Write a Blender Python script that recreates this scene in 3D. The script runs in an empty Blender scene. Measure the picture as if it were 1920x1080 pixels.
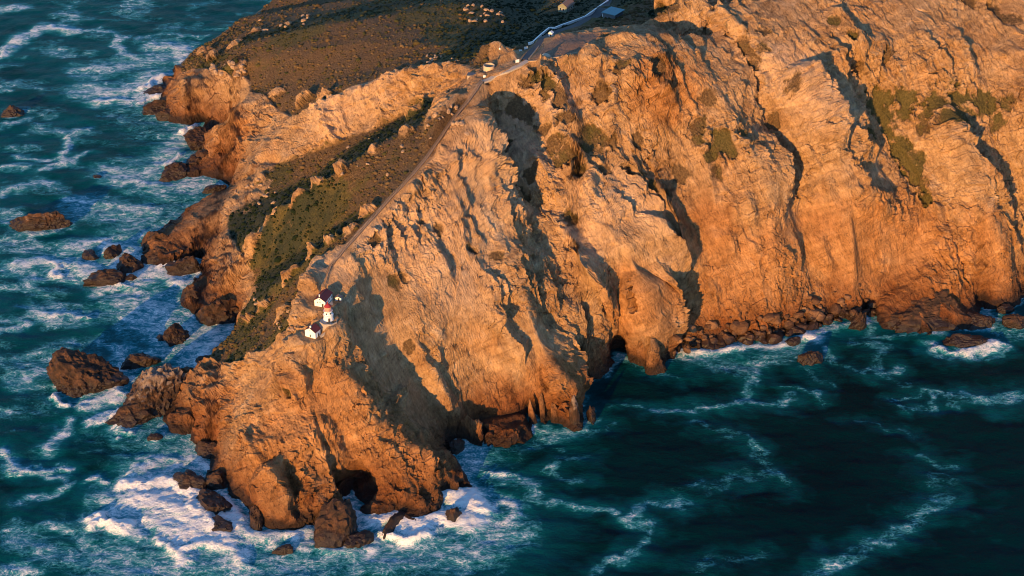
import bpy, bmesh, math, random
import numpy as np
from mathutils import Vector, Matrix
from mathutils.geometry import delaunay_2d_cdt

R = math.radians
scene = bpy.context.scene
COL = scene.collection

# ------------------------------------------------------------------ camera
CAM_H, PITCH, FPX = 593.0, R(30.0), 3400.0          # metres, radians, focal length for a 1920 wide frame
cam_d = bpy.data.cameras.new('camera')
cam = bpy.data.objects.new('camera', cam_d)
COL.objects.link(cam)
cam.location = (0, 0, CAM_H)
cam.rotation_euler = (math.pi / 2 - PITCH, 0, 0)
cam_d.sensor_width = 36.0
cam_d.lens = 36.0 * FPX / 1920.0
cam_d.clip_start = 5.0
cam_d.clip_end = 60000.0
scene.camera = cam

# ------------------------------------------------------------------ sky and sun
SUN_AZ = (-0.39, -0.921)         # horizontal direction towards the sun
SUN_EL = R(9.5)
world = bpy.data.worlds.new('World')
scene.world = world
world.use_nodes = True
wn = world.node_tree
wn.nodes.clear()
w_out = wn.nodes.new('ShaderNodeOutputWorld')
w_bg = wn.nodes.new('ShaderNodeBackground')
w_sky = wn.nodes.new('ShaderNodeTexSky')
w_sky.sky_type = 'NISHITA'
w_sky.sun_disc = False
w_sky.sun_elevation = SUN_EL
w_sky.sun_rotation = math.atan2(SUN_AZ[0], SUN_AZ[1])
w_sky.altitude = 200
w_sky.air_density = 1.0
w_sky.dust_density = 0.15
w_sky.ozone_density = 4.0
wn.links.new(w_sky.outputs[0], w_bg.inputs[0])
w_bg.inputs[1].default_value = 0.15
wn.links.new(w_bg.outputs[0], w_out.inputs[0])

sun_d = bpy.data.lights.new('sun', 'SUN')
sun_d.energy = 3.6
sun_d.angle = R(0.5)
sun_d.color = (1.0, 0.525, 0.15)
sun = bpy.data.objects.new('sun', sun_d)
COL.objects.link(sun)
sv = Vector((SUN_AZ[0] * math.cos(SUN_EL), SUN_AZ[1] * math.cos(SUN_EL), math.sin(SUN_EL)))
sun.rotation_euler = sv.to_track_quat('Z', 'Y').to_euler()
sun.location = (-300, 300, 500)

scene.view_settings.view_transform = 'Standard'
scene.view_settings.look = 'None'
scene.view_settings.exposure = 1.15
scene.view_settings.gamma = 1.0
scene.view_settings.use_curve_mapping = False
scene.cycles.max_bounces = 4
scene.cycles.diffuse_bounces = 2
scene.cycles.use_denoising = True
scene.cycles.filter_width = 1.0

# ------------------------------------------------------------------ helpers: survey points
CP, SP = math.cos(PITCH), math.sin(PITCH)


def at(px, py, z=0.0):
    """point of the place at height z that is seen at (px, py) of the 1920x1080 photograph"""
    r, u = (px - 960) / FPX, (540 - py) / FPX
    dy, dz = CP + u * SP, -SP + u * CP
    t = (z - CAM_H) / dz
    return (r * t, dy * t, z)


# ------------------------------------------------------------------ helpers: noise
rng = np.random.default_rng(7)
_perm = rng.permutation(256).astype(np.int32)
_perm = np.concatenate([_perm, _perm, _perm])
_g = rng.normal(size=(256, 3))
_g = (_g / np.linalg.norm(_g, axis=1)[:, None]).astype(np.float32)


def perlin(x, y, z):
    xi, yi, zi = np.floor(x), np.floor(y), np.floor(z)
    fx, fy, fz = (x - xi).astype(np.float32), (y - yi).astype(np.float32), (z - zi).astype(np.float32)
    xi, yi, zi = xi.astype(np.int32) & 255, yi.astype(np.int32) & 255, zi.astype(np.int32) & 255
    u, v, w = (f * f * f * (f * (f * 6 - 15) + 10) for f in (fx, fy, fz))
    out = None
    res = []
    for i in (0, 1):
        a = _perm[xi + i]
        for j in (0, 1):
            b = _perm[a + yi + j]
            for k in (0, 1):
                g = _g[_perm[b + zi + k]]
                res.append(g[..., 0] * (fx - i) + g[..., 1] * (fy - j) + g[..., 2] * (fz - k))
    x00 = res[0] + w * (res[1] - res[0])
    x01 = res[2] + w * (res[3] - res[2])
    x10 = res[4] + w * (res[5] - res[4])
    x11 = res[6] + w * (res[7] - res[6])
    y0 = x00 + v * (x01 - x00)
    y1 = x10 + v * (x11 - x10)
    return (y0 + u * (y1 - y0)) * 1.6


def fbm(x, y, z, octv=4, gain=0.5, ridged=False):
    tot, amp, nrm = 0, 1.0, 0
    for o in range(octv):
        n = perlin(x + 17.3 * o, y - 9.1 * o, z + 5.7 * o)
        if ridged:
            n = 1 - 2 * np.abs(n)
        tot = tot + amp * n
        nrm += amp
        amp *= gain
        x, y, z = x * 2.03, y * 2.03, z * 2.03
    return tot / nrm


def blocks(x, y, z, tilt=1.0, seed=0):
    """fractured rock: every cell is a slanted facet of its own; returns (offset, edge distance)"""
    xi, yi, zi = (np.floor(a).astype(np.int32) for a in (x, y, z))
    best = np.full(x.shape, 9.0, np.float32)
    sec = np.full(x.shape, 9.0, np.float32)
    off = np.zeros(x.shape, np.float32)
    for i in (-1, 0, 1):
        for j in (-1, 0, 1):
            for k in (-1, 0, 1):
                h = _perm[_perm[_perm[(xi + i + seed) & 255] + ((yi + j) & 255)] + ((zi + k) & 255)]
                g = _g[h]
                dx = (x - (xi + i + 0.5 + 0.45 * g[..., 0])).astype(np.float32)
                dy = (y - (yi + j + 0.5 + 0.45 * g[..., 1])).astype(np.float32)
                dz = (z - (zi + k + 0.5 + 0.45 * g[..., 2])).astype(np.float32)
                d = dx * dx + dy * dy + dz * dz
                g2 = _g[(h * 7 + 13) & 255]
                v = g2[..., 0] * dx + g2[..., 1] * dy + g2[..., 2] * dz
                m = d < best
                sec = np.where(m, best, np.minimum(sec, d))
                off = np.where(m, tilt * v + 0.5 * g2[..., 2], off)
                best = np.where(m, d, best)
    return off, np.sqrt(sec) - np.sqrt(best)


def smooth(a, b, x):
    t = np.clip((x - a) / (b - a), 0, 1)
    return t * t * (3 - 2 * t)


def blur(a, sig):
    r = max(1, int(sig * 3))
    k = np.exp(-0.5 * (np.arange(-r, r + 1) / sig) ** 2)
    k /= k.sum()
    for ax in (0, 1):
        pad = [(0, 0), (0, 0)]
        pad[ax] = (r, r)
        p = np.pad(a, pad, mode='edge')
        out = np.zeros_like(a)
        n = a.shape[ax]
        for i, w in enumerate(k):
            out += w * (p[i:i + n] if ax == 0 else p[:, i:i + n])
        a = out
    return a


# ------------------------------------------------------------------ the headland: survey of heights
# coastline (waterline), clockwise as seen from above from the far left to the right edge of the photograph
COAST_PX = [
    (330, 150), (318, 165), (300, 185), (310, 225), (335, 232), (372, 232), (405, 248), (432, 245), (428, 262), (410, 262),
    (385, 290), (350, 318), (352, 335), (378, 328), (415, 338), (436, 352), (420, 368), (380, 385), (338, 412), (292, 440),
    (280, 478), (300, 498), (338, 492), (362, 478), (384, 480), (386, 512), (352, 545), (350, 568), (368, 590), (402, 612),
    (436, 592), (446, 600), (428, 640), (404, 668), (380, 692), (345, 705), (318, 770), (322, 812), (352, 812), (372, 800),
    (370, 835), (392, 845), (412, 840), (404, 866), (392, 895), (420, 902), (436, 925), (456, 935), (470, 955), (492, 985),
    (530, 990), (562, 992), (575, 978), (600, 978), (622, 950), (640, 938), (690, 935), (694, 962), (720, 968), (745, 950),
    (785, 968), (822, 950), (828, 922), (850, 912), (876, 906), (862, 878), (836, 842), (846, 820), (880, 805), (905, 812),
    (930, 829), (965, 825), (984, 812), (990, 785), (1010, 778), (1035, 782), (1050, 785), (1066, 790), (1084, 805), (1086, 770),
    (1076, 722), (1110, 716), (1132, 700), (1146, 672), (1160, 668), (1185, 676), (1215, 682), (1245, 684), (1252, 664), (1262, 655),
    (1300, 650), (1340, 642), (1400, 634), (1440, 630), (1490, 615), (1540, 598), (1590, 588), (1625, 580), (1645, 596),
    (1652, 618), (1700, 616), (1770, 616), (1815, 615), (1846, 604), (1832, 588), (1836, 572), (1862, 577), (1885, 576), (1908, 570),
    (1916, 545), (1935, 538), (1980, 552), (2040, 545), (2120, 538), (2250, 520)]
coast = [at(x, y, 0) for x, y in COAST_PX]
coast = coast + [(620, 1060, 0), (900, 1100, 0)]
back_coast = [(900, 1900, 0), (420, 1800, 0), (0, 1730, 0), (-110, 1670, 0), (-185, 1580, 0), (-232, 1500, 0), (-262, 1440, 0), (-277, 1395, 0)]
LAND = np.array(coast + back_coast)[:, :2]

LINES = [
    # stair ridge from the summit knob down to the lighthouse
    [(985, 118, 146), (950, 128, 145), (905, 152, 140), (880, 190, 134), (850, 225, 129), (800, 300, 119), (760, 345, 113), (735, 370, 109),
     (690, 420, 102), (650, 465, 95), (622, 497, 90), (606, 545, 83), (600, 580, 80.5), (610, 604, 80), (582, 630, 75), (545, 655, 68)],
    # rocky outcrop left of the stairs near the lighthouse
    [(640, 470, 95), (600, 505, 92), (575, 545, 86), (570, 585, 78)],
    # west slope under the lighthouse
    [(560, 525, 64), (520, 560, 47), (480, 580, 31), (446, 592, 19)],
    [(560, 560, 69), (520, 600, 55), (480, 620, 40), (440, 640, 26), (418, 642, 19)],
    [(540, 640, 66), (500, 665, 55), (450, 670, 36), (410, 672, 20), (380, 690, 9)],
    # tip of the cape
    [(520, 700, 56), (480, 690, 44), (430, 690, 27), (390, 705, 18), (355, 720, 12)],
    [(560, 700, 60), (560, 760, 44), (520, 800, 36), (470, 800, 30), (410, 775, 17), (350, 770, 10)],
    [(415, 830, 10), (450, 850, 22), (480, 835, 30), (560, 830, 33), (600, 800, 37)],
    [(430, 890, 10), (480, 910, 14), (520, 950, 10), (560, 950, 10), (600, 940, 8)],
    [(600, 880, 17), (650, 860, 20), (700, 890, 14), (760, 900, 13), (810, 890, 11)],
    [(610, 640, 71), (640, 690, 60), (670, 735, 50), (710, 780, 39), (760, 830, 26), (810, 868, 15), (850, 898, 7)],
    # shaded gully beside the lighthouse
    [(672, 492, 90), (690, 525, 80), (715, 600, 62), (760, 690, 38), (810, 765, 16), (846, 812, 2)],
    [(660, 560, 80), (670, 620, 66), (710, 700, 46), (770, 780, 22), (820, 822, 6)],
    # spur right of the gully
    [(715, 420, 99), (730, 500, 82), (760, 590, 63), (800, 680, 43), (860, 740, 28), (915, 790, 12), (945, 815, 6)],
    # spur of the great pale face
    [(820, 320, 118), (885, 258, 124), (895, 330, 106), (925, 440, 84), (985, 570, 57), (1035, 690, 31), (1078, 775, 10)],
    # big gully right of it
    [(918, 168, 132), (925, 225, 113), (955, 320, 92), (1010, 410, 71), (1075, 500, 52), (1110, 580, 35), (1128, 660, 14)],
    # spur below the summit terrace
    [(1000, 140, 138), (1040, 210, 120), (1080, 300, 101), (1145, 400, 81), (1195, 500, 59), (1220, 600, 33), (1238, 668, 9)],
    # gully with big shadow
    [(1060, 140, 137), (1120, 250, 110), (1210, 360, 79), (1268, 470, 49), (1288, 560, 23), (1290, 620, 8)],
    # rock crest right of the terrace and its rib
    [(1180, 118, 147), (1200, 70, 153), (1250, 66, 154), (1300, 95, 147), (1350, 180, 128), (1400, 270, 106), (1440, 370, 80), (1455, 480, 48), (1440, 580, 16)],
    # green gully
    [(1268, 12, 121), (1312, 64, 125), (1342, 112, 128), (1402, 190, 112), (1450, 270, 92), (1490, 370, 66), (1510, 470, 40), (1500, 570, 13)],
    # upper right wall
    [(1300, -20, 163), (1400, 60, 150), (1500, 150, 131), (1555, 240, 108), (1590, 360, 76), (1605, 470, 43), (1600, 560, 14)],
    [(1540, -20, 160), (1590, 100, 135), (1625, 190, 107), (1668, 290, 78), (1720, 380, 54), (1740, 470, 34), (1740, 560, 13)],
    [(1710, -20, 159), (1730, 100, 137), (1758, 180, 114), (1785, 260, 94), (1815, 330, 76), (1850, 410, 57), (1880, 470, 36), (1880, 540, 12)],
    [(1870, -20, 154), (1860, 100, 131), (1850, 200, 106), (1865, 280, 82), (1905, 350, 60), (1950, 430, 34)],
    [(1960, -20, 156), (1955, 100, 134), (1960, 200, 113), (1975, 300, 86), (1990, 400, 52)],
    [(2080, -20, 152), (2080, 150, 116), (2080, 300, 80), (2080, 470, 24)],
    [(2250, 0, 146), (2250, 250, 86), (2250, 450, 22)],
    # higher ground beyond the frame
    [(1250, -90, 176), (1500, -110, 182), (1750, -110, 180), (2050, -100, 178), (2300, -80, 170)],
    # summit terrace
    [(1010, 112, 146), (1060, 112, 146.5), (1120, 108, 147), (1175, 106, 147)],
    [(1000, 104, 145.5), (1050, 85, 146), (1110, 75, 147), (1180, 68, 149)],
    [(1040, 68, 143), (1100, 60, 144), (1150, 52, 144), (1210, 48, 145)],
    # shaded north slope behind the terrace
    [(965, 85, 134), (1000, 70, 127), (1040, 40, 119), (1100, 28, 119), (1160, 20, 121), (1230, 10, 126)],
    [(900, 95, 125), (940, 60, 112), (1000, 20, 98), (1060, 8, 99), (1130, -15, 104), (1220, -30, 112)],
    [(960, 0, 88), (1050, -40, 82), (1180, -80, 86)],
    [(1180, 36, 128), (1225, 40, 128), (1258, 24, 125)],
    # far ridge crest and its sunlit cliff (second ridge)
    [(905, 140, 138), (850, 122, 124), (780, 127, 112), (700, 157, 95), (640, 180, 84), (600, 204, 74), (560, 228, 63), (520, 260, 50), (500, 282, 46)],
    [(860, 160, 122), (800, 172, 104), (700, 220, 77), (640, 262, 64), (580, 287, 53), (530, 302, 44), (495, 312, 40), (455, 345, 24)],
    [(850, 165, 118), (800, 194, 99), (740, 228, 82), (688, 257, 72), (641, 282, 62), (590, 325, 50), (540, 348, 42), (490, 370, 35), (450, 395, 29), (400, 400, 20), (345, 425, 12), (310, 455, 8)],
    [(815, 218, 123), (788, 237, 120), (715, 270, 111), (647, 315, 100), (563, 362, 83), (525, 392, 66), (490, 440, 48), (455, 472, 36)],
    # small scarp under it
    [(515, 415, 52), (480, 455, 36), (450, 480, 27), (470, 500, 28), (480, 535, 24)],
    [(420, 430, 24), (395, 458, 18), (385, 475, 13)],
    [(705, 392, 102), (631, 447, 91), (600, 468, 83), (553, 513, 70), (478, 552, 33)],
    [(690, 384, 97), (620, 433, 75), (574, 461, 59), (545, 480, 49), (510, 502, 39), (484, 526, 29)],
    [(700, 345, 101), (640, 385, 85), (580, 420, 71), (525, 460, 50), (490, 495, 33)],
    [(400, 540, 8), (430, 560, 8), (380, 570, 6)],
    # second sea bluff
    [(436, 200, 44), (470, 190, 46), (505, 184, 51), (545, 184, 58), (600, 172, 72), (650, 158, 88)],
    [(425, 290, 12), (470, 290, 28), (490, 270, 40)],
    # first sea bluff
    [(330, 148, 8), (350, 150, 22), (385, 156, 28), (430, 152, 34), (462, 146, 38), (468, 175, 38)],
    # brown hillside behind
    [(790, 108, 106), (700, 128, 89), (640, 140, 79), (580, 150, 66), (520, 155, 54), (490, 165, 46)],
    [(830, 108, 115), (860, 90, 113), (760, 78, 99), (680, 80, 89), (600, 90, 77), (520, 105, 60), (470, 118, 48), (420, 128, 38), (370, 132, 26)],
    [(930, 15, 103), (850, 6, 100), (760, 23, 94), (700, 38, 88), (640, 42, 82), (600, 46, 76), (540, 62, 66), (480, 80, 53), (430, 96, 40), (370, 120, 24)],
    [(850, -25, 74), (760, -14, 66), (700, 2, 58), (640, 4, 49), (600, 8, 42), (560, 14, 36), (520, 30, 33), (480, 45, 30), (455, 56, 28), (420, 76, 24), (380, 99, 20), (345, 124, 14)],
]
WORLD_PTS = [(-262, 1425, 6), (-235, 1480, 9), (-190, 1540, 20), (-160, 1470, 26), (-100, 1600, 30), (0, 1600, 50), (100, 1600, 70), (300, 1600, 90),
             (600, 1600, 90), (850, 1700, 60), (850, 1400, 160), (600, 1400, 170), (400, 1400, 175), (200, 1380, 150), (60, 1400, 90), (-60, 1470, 50), (-110, 1520, 30),
             (620, 1200, 140), (880, 1250, 140), (300, 1300, 185), (450, 1260, 185)]
SEABED = [(-700, 500), (-700, 1000), (-700, 1500), (-700, 2000), (0, 2000), (900, 2000), (-350, 600), (0, 600), (350, 600), (900, 600), (950, 900),
          (-450, 900), (-450, 1200), (-450, 1500), (200, 800), (0, 760), (-250, 800), (400, 880)]


def inside(px, py, poly):
    c = np.zeros(px.shape, bool)
    n = len(poly)
    j = n - 1
    for i in range(n):
        xi, yi = poly[i]
        xj, yj = poly[j]
        if yi != yj:
            cond = ((yi > py) != (yj > py)) & (px < (xj - xi) * (py - yi) / (yj - yi) + xi)
            c ^= cond
        j = i
    return c


def dens(pts, step):
    out = []
    for a, b in zip(pts[:-1], pts[1:]):
        n = max(1, int(math.dist(a[:2], b[:2]) / step))
        for i in range(n):
            t = i / n
            out.append(tuple(a[k] + (b[k] - a[k]) * t for k in range(len(a))))
    out.append(tuple(pts[-1]))
    return out


def seg_dist2(px, py, poly):
    best = np.full(px.shape, 1e12)
    for a, b in zip(poly[:-1], poly[1:]):
        dx, dy = b[0] - a[0], b[1] - a[1]
        l2 = dx * dx + dy * dy + 1e-9
        t = np.clip(((px - a[0]) * dx + (py - a[1]) * dy) / l2, 0, 1)
        d = (px - a[0] - t * dx) ** 2 + (py - a[1] - t * dy) ** 2
        best = np.minimum(best, d)
    return best


ctrl = []
cl = dens(coast, 4.0) + dens(back_coast, 20.0)
ctrl += cl
ca = np.array(cl)
tang = np.roll(ca, -1, 0) - np.roll(ca, 1, 0)
nrm = np.stack([tang[:, 1], -tang[:, 0]], 1)
nrm /= np.linalg.norm(nrm, axis=1)[:, None] + 1e-9
# make normals point out to sea
test = ca[:, :2] + nrm * 1.5
flip = inside(test[:, 0], test[:, 1], LAND)
nrm[flip] *= -1
beach = (ca[:, 0] > at(1268, 650)[0]) & (ca[:, 0] < at(1640, 585)[0])
frng = np.random.default_rng(3)
for dist, zz in ((3, -6), (14, -12), (-2.6, 6)):
    q = ca[:, :2] + nrm * dist
    keep = inside(q[:, 0], q[:, 1], LAND) if dist < 0 else ~inside(q[:, 0], q[:, 1], LAND)
    if dist < 0:
        keep &= ~beach
        zz = zz + frng.uniform(-2, 3)
    dist = abs(dist)
    keep &= seg_dist2(q[:, 0], q[:, 1], [tuple(c) for c in ca[:, :2]]) > (dist * 0.8) ** 2
    ctrl += [(a, b, zz + (frng.uniform(-2.5, 3) if zz > 0 else 0)) for a, b in q[keep]]
for ln in LINES:
    ctrl += dens([at(*p) for p in ln], 5.0)
ctrl += WORLD_PTS + [(a, b, -25) for a, b in SEABED]
ctrl = np.array(ctrl)

X0, X1, Y0, Y1, ST = -460.0, 560.0, 720.0, 1560.0, 1.0
gx = np.arange(X0, X1 + ST / 2, ST)
gy = np.arange(Y0, Y1 + ST / 2, ST)
H = np.full((len(gy), len(gx)), -25.0)


def raster(ctrl):
    vs, es, fs, ov, oe, of = delaunay_2d_cdt([Vector((float(a), float(b))) for a, b, c in ctrl], [], [], 0, 1e-4)
    zz = [ctrl[o[0]][2] if o else 0.0 for o in ov]
    for f in fs:
        (ax, ay), (bx, by), (cx, cy) = (vs[i] for i in f)
        den = (by - cy) * (ax - cx) + (cx - bx) * (ay - cy)
        if abs(den) < 1e-9:
            continue
        i0, i1 = max(0, math.floor((min(ax, bx, cx) - X0) / ST)), min(len(gx) - 1, math.ceil((max(ax, bx, cx) - X0) / ST))
        j0, j1 = max(0, math.floor((min(ay, by, cy) - Y0) / ST)), min(len(gy) - 1, math.ceil((max(ay, by, cy) - Y0) / ST))
        if i1 < i0 or j1 < j0:
            continue
        X, Y = np.meshgrid(gx[i0:i1 + 1], gy[j0:j1 + 1])
        l1 = ((by - cy) * (X - cx) + (cx - bx) * (Y - cy)) / den
        l2 = ((cy - ay) * (X - cx) + (ax - cx) * (Y - cy)) / den
        l3 = 1 - l1 - l2
        m = (l1 >= -1e-6) & (l2 >= -1e-6) & (l3 >= -1e-6)
        z = l1 * zz[f[0]] + l2 * zz[f[1]] + l3 * zz[f[2]]
        sub = H[j0:j1 + 1, i0:i1 + 1]
        sub[m] = z[m]


raster(ctrl)
H = 0.6 * blur(H, 1.0) + 0.4 * blur(H, 2.6)


def hs(x, y, A=None):
    """bilinear height of the ground"""
    A = H if A is None else A
    fx = np.clip((np.asarray(x, float) - X0) / ST, 0, len(gx) - 1.001)
    fy = np.clip((np.asarray(y, float) - Y0) / ST, 0, len(gy) - 1.001)
    i, j = fx.astype(int), fy.astype(int)
    a, b = fx - i, fy - j
    return (A[j, i] * (1 - a) + A[j, i + 1] * a) * (1 - b) + (A[j + 1, i] * (1 - a) + A[j + 1, i + 1] * a) * b


# level ground under the buildings: (px, py, z, radius, soft edge)
PADS = [(612, 604, 80, 7, 5), (603, 566, 82, 9, 5), (584, 631, 75.5, 6, 4), (636, 562, 80.5, 3, 4), (1060, 22, 106, 9, 8), (1140, 24, 119, 12, 8)]
GX, GY = np.meshgrid(gx, gy)
for px, py, z, rad, soft in PADS:
    x, y, _ = at(px, py, z)
    d = np.hypot(GX - x, GY - y)
    w = 1 - smooth(rad, rad + soft, d)
    H = H * (1 - w) + z * w


def hit(px, py, A=None):
    """where the sight line through a photograph point meets the ground"""
    r, u = (px - 960) / FPX, (540 - py) / FPX
    d = np.array([r, CP + u * SP, -SP + u * CP])
    t = np.linspace(700, 1900, 6001)
    z = CAM_H + d[2] * t
    g = np.maximum(hs(d[0] * t, d[1] * t, A), 0)
    k = int(np.argmax(z <= g))
    t0 = t[max(k - 1, 0)]
    tt = np.linspace(t0, t[k], 40)
    k2 = int(np.argmax(CAM_H + d[2] * tt <= np.maximum(hs(d[0] * tt, d[1] * tt, A), 0)))
    p = d * tt[k2]
    return np.array([p[0], p[1], CAM_H + p[2]])


# ------------------------------------------------------------------ materials
class NT:
    def __init__(self, name):
        self.m = bpy.data.materials.new(name)
        self.m.use_nodes = True
        self.t = self.m.node_tree
        self.t.nodes.clear()
        self.out = self.t.nodes.new('ShaderNodeOutputMaterial')

    def n(self, kind, **kw):
        nd = self.t.nodes.new(kind)
        for k, v in kw.items():
            if k == 'ins':
                for kk, vv in v.items():
                    s = nd.inputs[kk]
                    if hasattr(vv, 'is_linked') or hasattr(vv, 'links'):
                        self.t.links.new(vv, s)
                    else:
                        s.default_value = vv
            else:
                setattr(nd, k, v)
        return nd

    def math(self, op, a, b=None, c=None, clamp=False):
        ins = {0: a}
        if b is not None:
            ins[1] = b
        if c is not None:
            ins[2] = c
        return self.n('ShaderNodeMath', operation=op, use_clamp=clamp, ins=ins).outputs[0]

    def noise(self, vec, scale, detail=4, rough=0.55, dist=0.0):
        return self.n('ShaderNodeTexNoise', ins={'Vector': vec, 'Scale': scale, 'Detail': detail, 'Roughness': rough, 'Distortion': dist}).outputs[0]

    def ramp(self, fac, *stops):
        nd = self.n('ShaderNodeValToRGB', ins={0: fac})
        el = nd.color_ramp.elements
        while len(el) < len(stops):
            el.new(0.5)
        for e, (p, c) in zip(el, stops):
            e.position = p
            e.color = (*c, 1) if len(c) == 3 else c
        return nd.outputs[0]

    def rng(self, v, a, b, c=0.0, d=1.0, smoothstep=True):
        return self.n('ShaderNodeMapRange', interpolation_type='SMOOTHSTEP' if smoothstep else 'LINEAR',
                      ins={'Value': v, 'From Min': a, 'From Max': b, 'To Min': c, 'To Max': d}).outputs[0]

    def mix(self, f, a, b, mode='MIX'):
        nd = self.n('ShaderNodeMix', data_type='RGBA', blend_type=mode)
        for i, v in ((0, f), (6, a), (7, b)):
            if hasattr(v, 'links'):
                self.t.links.new(v, nd.inputs[i])
            else:
                nd.inputs[i].default_value = (*v, 1) if isinstance(v, tuple) and len(v) == 3 else v
        return nd.outputs[2]

    def scaled(self, vec, s, rot=(0, 0, 0)):
        return self.n('ShaderNodeMapping', ins={'Vector': vec, 'Scale': s, 'Rotation': rot}).outputs[0]

    def attr(self, name):
        return self.n('ShaderNodeAttribute', attribute_name=name).outputs['Fac']

    def bump(self, h, strength, dist, normal=None):
        ins = {'Height': h, 'Strength': strength, 'Distance': dist}
        if normal is not None:
            ins['Normal'] = normal
        return self.n('ShaderNodeBump', ins=ins).outputs[0]

    def done(self, color, rough=0.9, normal=None, spec=0.2, **kw):
        b = self.n('ShaderNodeBsdfPrincipled')
        ins = {'Base Color': color, 'Roughness': rough, 'Specular IOR Level': spec}
        ins.update(kw)
        for k, v in ins.items():
            if hasattr(v, 'links'):
                self.t.links.new(v, b.inputs[k])
            else:
                b.inputs[k].default_value = (*v, 1) if isinstance(v, tuple) and len(v) == 3 else v
        if normal is not None:
            self.t.links.new(normal, b.inputs['Normal'])
        self.t.links.new(b.outputs[0], self.out.inputs[0])
        return self.m


def rock_colour(k, P):
    """weathered tan and ochre rock with streaks down the slope and dark joints"""
    X, Y, Z = (k.n('ShaderNodeSeparateXYZ', ins={0: P}).outputs[i] for i in range(3))
    cc = k.math('MULTIPLY_ADD', X, 0.85, k.math('MULTIPLY', Y, 0.53))
    ff = k.math('MULTIPLY_ADD', X, 0.42, k.math('MULTIPLY_ADD', Y, -0.62, k.math('MULTIPLY', Z, -0.66)))
    bb = k.math('MULTIPLY_ADD', X, 0.3, k.math('MULTIPLY_ADD', Y, -0.5, k.math('MULTIPLY', Z, 0.7)))
    fall = k.n('ShaderNodeCombineXYZ', ins={0: cc, 1: k.math('MULTIPLY', ff, 0.33), 2: bb}).outputs[0]
    big = k.noise(P, 0.02, 5, 0.6)
    mid = k.noise(fall, 0.22, 7, 0.66, 0.5)
    fine = k.noise(fall, 1.0, 6, 0.72, 0.3)
    pat = k.noise(P, 0.085, 6, 0.66, 0.6)
    c = k.ramp(big, (0.32, (0.27, 0.145, 0.062)), (0.45, (0.41, 0.25, 0.118)), (0.55, (0.45, 0.295, 0.15)), (0.68, (0.38, 0.20, 0.070)))
    c2 = k.ramp(pat, (0.28, (0.20, 0.105, 0.055)), (0.44, (0.35, 0.20, 0.098)), (0.58, (0.44, 0.27, 0.15)), (0.72, (0.52, 0.38, 0.26)))
    c = k.mix(0.5, c, c2)
    s = k.ramp(mid, (0.27, (0.42, 0.40, 0.42)), (0.40, (0.80, 0.78, 0.76)), (0.52, (1.0, 1.0, 1.0)), (0.70, (1.28, 1.27, 1.25)))
    c = k.mix(0.9, c, s, 'MULTIPLY')
    f = k.ramp(fine, (0.30, (0.50, 0.47, 0.47)), (0.46, (0.95, 0.94, 0.92)), (0.56, (1.05, 1.05, 1.05)), (0.70, (1.35, 1.33, 1.3)))
    c = k.mix(0.9, c, f, 'MULTIPLY')
    joint = k.math('ABSOLUTE', k.math('SUBTRACT', k.noise(fall, 0.30, 4, 0.6, 1.0), 0.5))
    jm = k.math('MULTIPLY', k.rng(joint, 0.0, 0.022, 1.0, 0.0), k.rng(pat, 0.40, 0.58, 0.75, 0.0))
    c = k.mix(jm, c, (0.075, 0.042, 0.027))
    S = k.math('MULTIPLY_ADD', Z, 0.88, k.math('MULTIPLY_ADD', X, -0.42, k.math('MULTIPLY', Y, 0.12)))
    bedv = k.n('ShaderNodeCombineXYZ', ins={0: k.math('MULTIPLY', X, 0.035), 1: k.math('MULTIPLY', Y, 0.035), 2: k.math('MULTIPLY', S, 0.42)}).outputs[0]
    beds = k.noise(bedv, 1.0, 5, 0.62, 0.7)
    c = k.mix(0.75, c, k.ramp(beds, (0.30, (0.62, 0.55, 0.52)), (0.46, (0.98, 0.96, 0.94)), (0.58, (1.08, 1.06, 1.04)), (0.72, (1.32, 1.32, 1.34))), 'MULTIPLY')
    return c, big, mid, fine


def tide(k, P, c, lo=3.0, hi=34.0, brown=0.9):
    z = k.n('ShaderNodeSeparateXYZ', ins={0: P}).outputs[2]
    nz = k.noise(P, 0.10, 5, 0.62)
    zz = k.math('MULTIPLY_ADD', k.math('SUBTRACT', nz, 0.5), -22.0, z)
    dark = k.rng(zz, lo, hi, 1.0, 0.0)
    c = k.mix(k.math('MULTIPLY', dark, brown), c, k.mix(1.0, c, (0.40, 0.25, 0.18), 'MULTIPLY'))
    zw = k.math('MULTIPLY_ADD', k.math('SUBTRACT', nz, 0.5), -12.0, z)
    wet = k.rng(zw, 3.0, 9.0, 1.0, 0.0)
    return k.mix(k.math('MULTIPLY', wet, 0.92), c, (0.022, 0.014, 0.011)), wet


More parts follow.
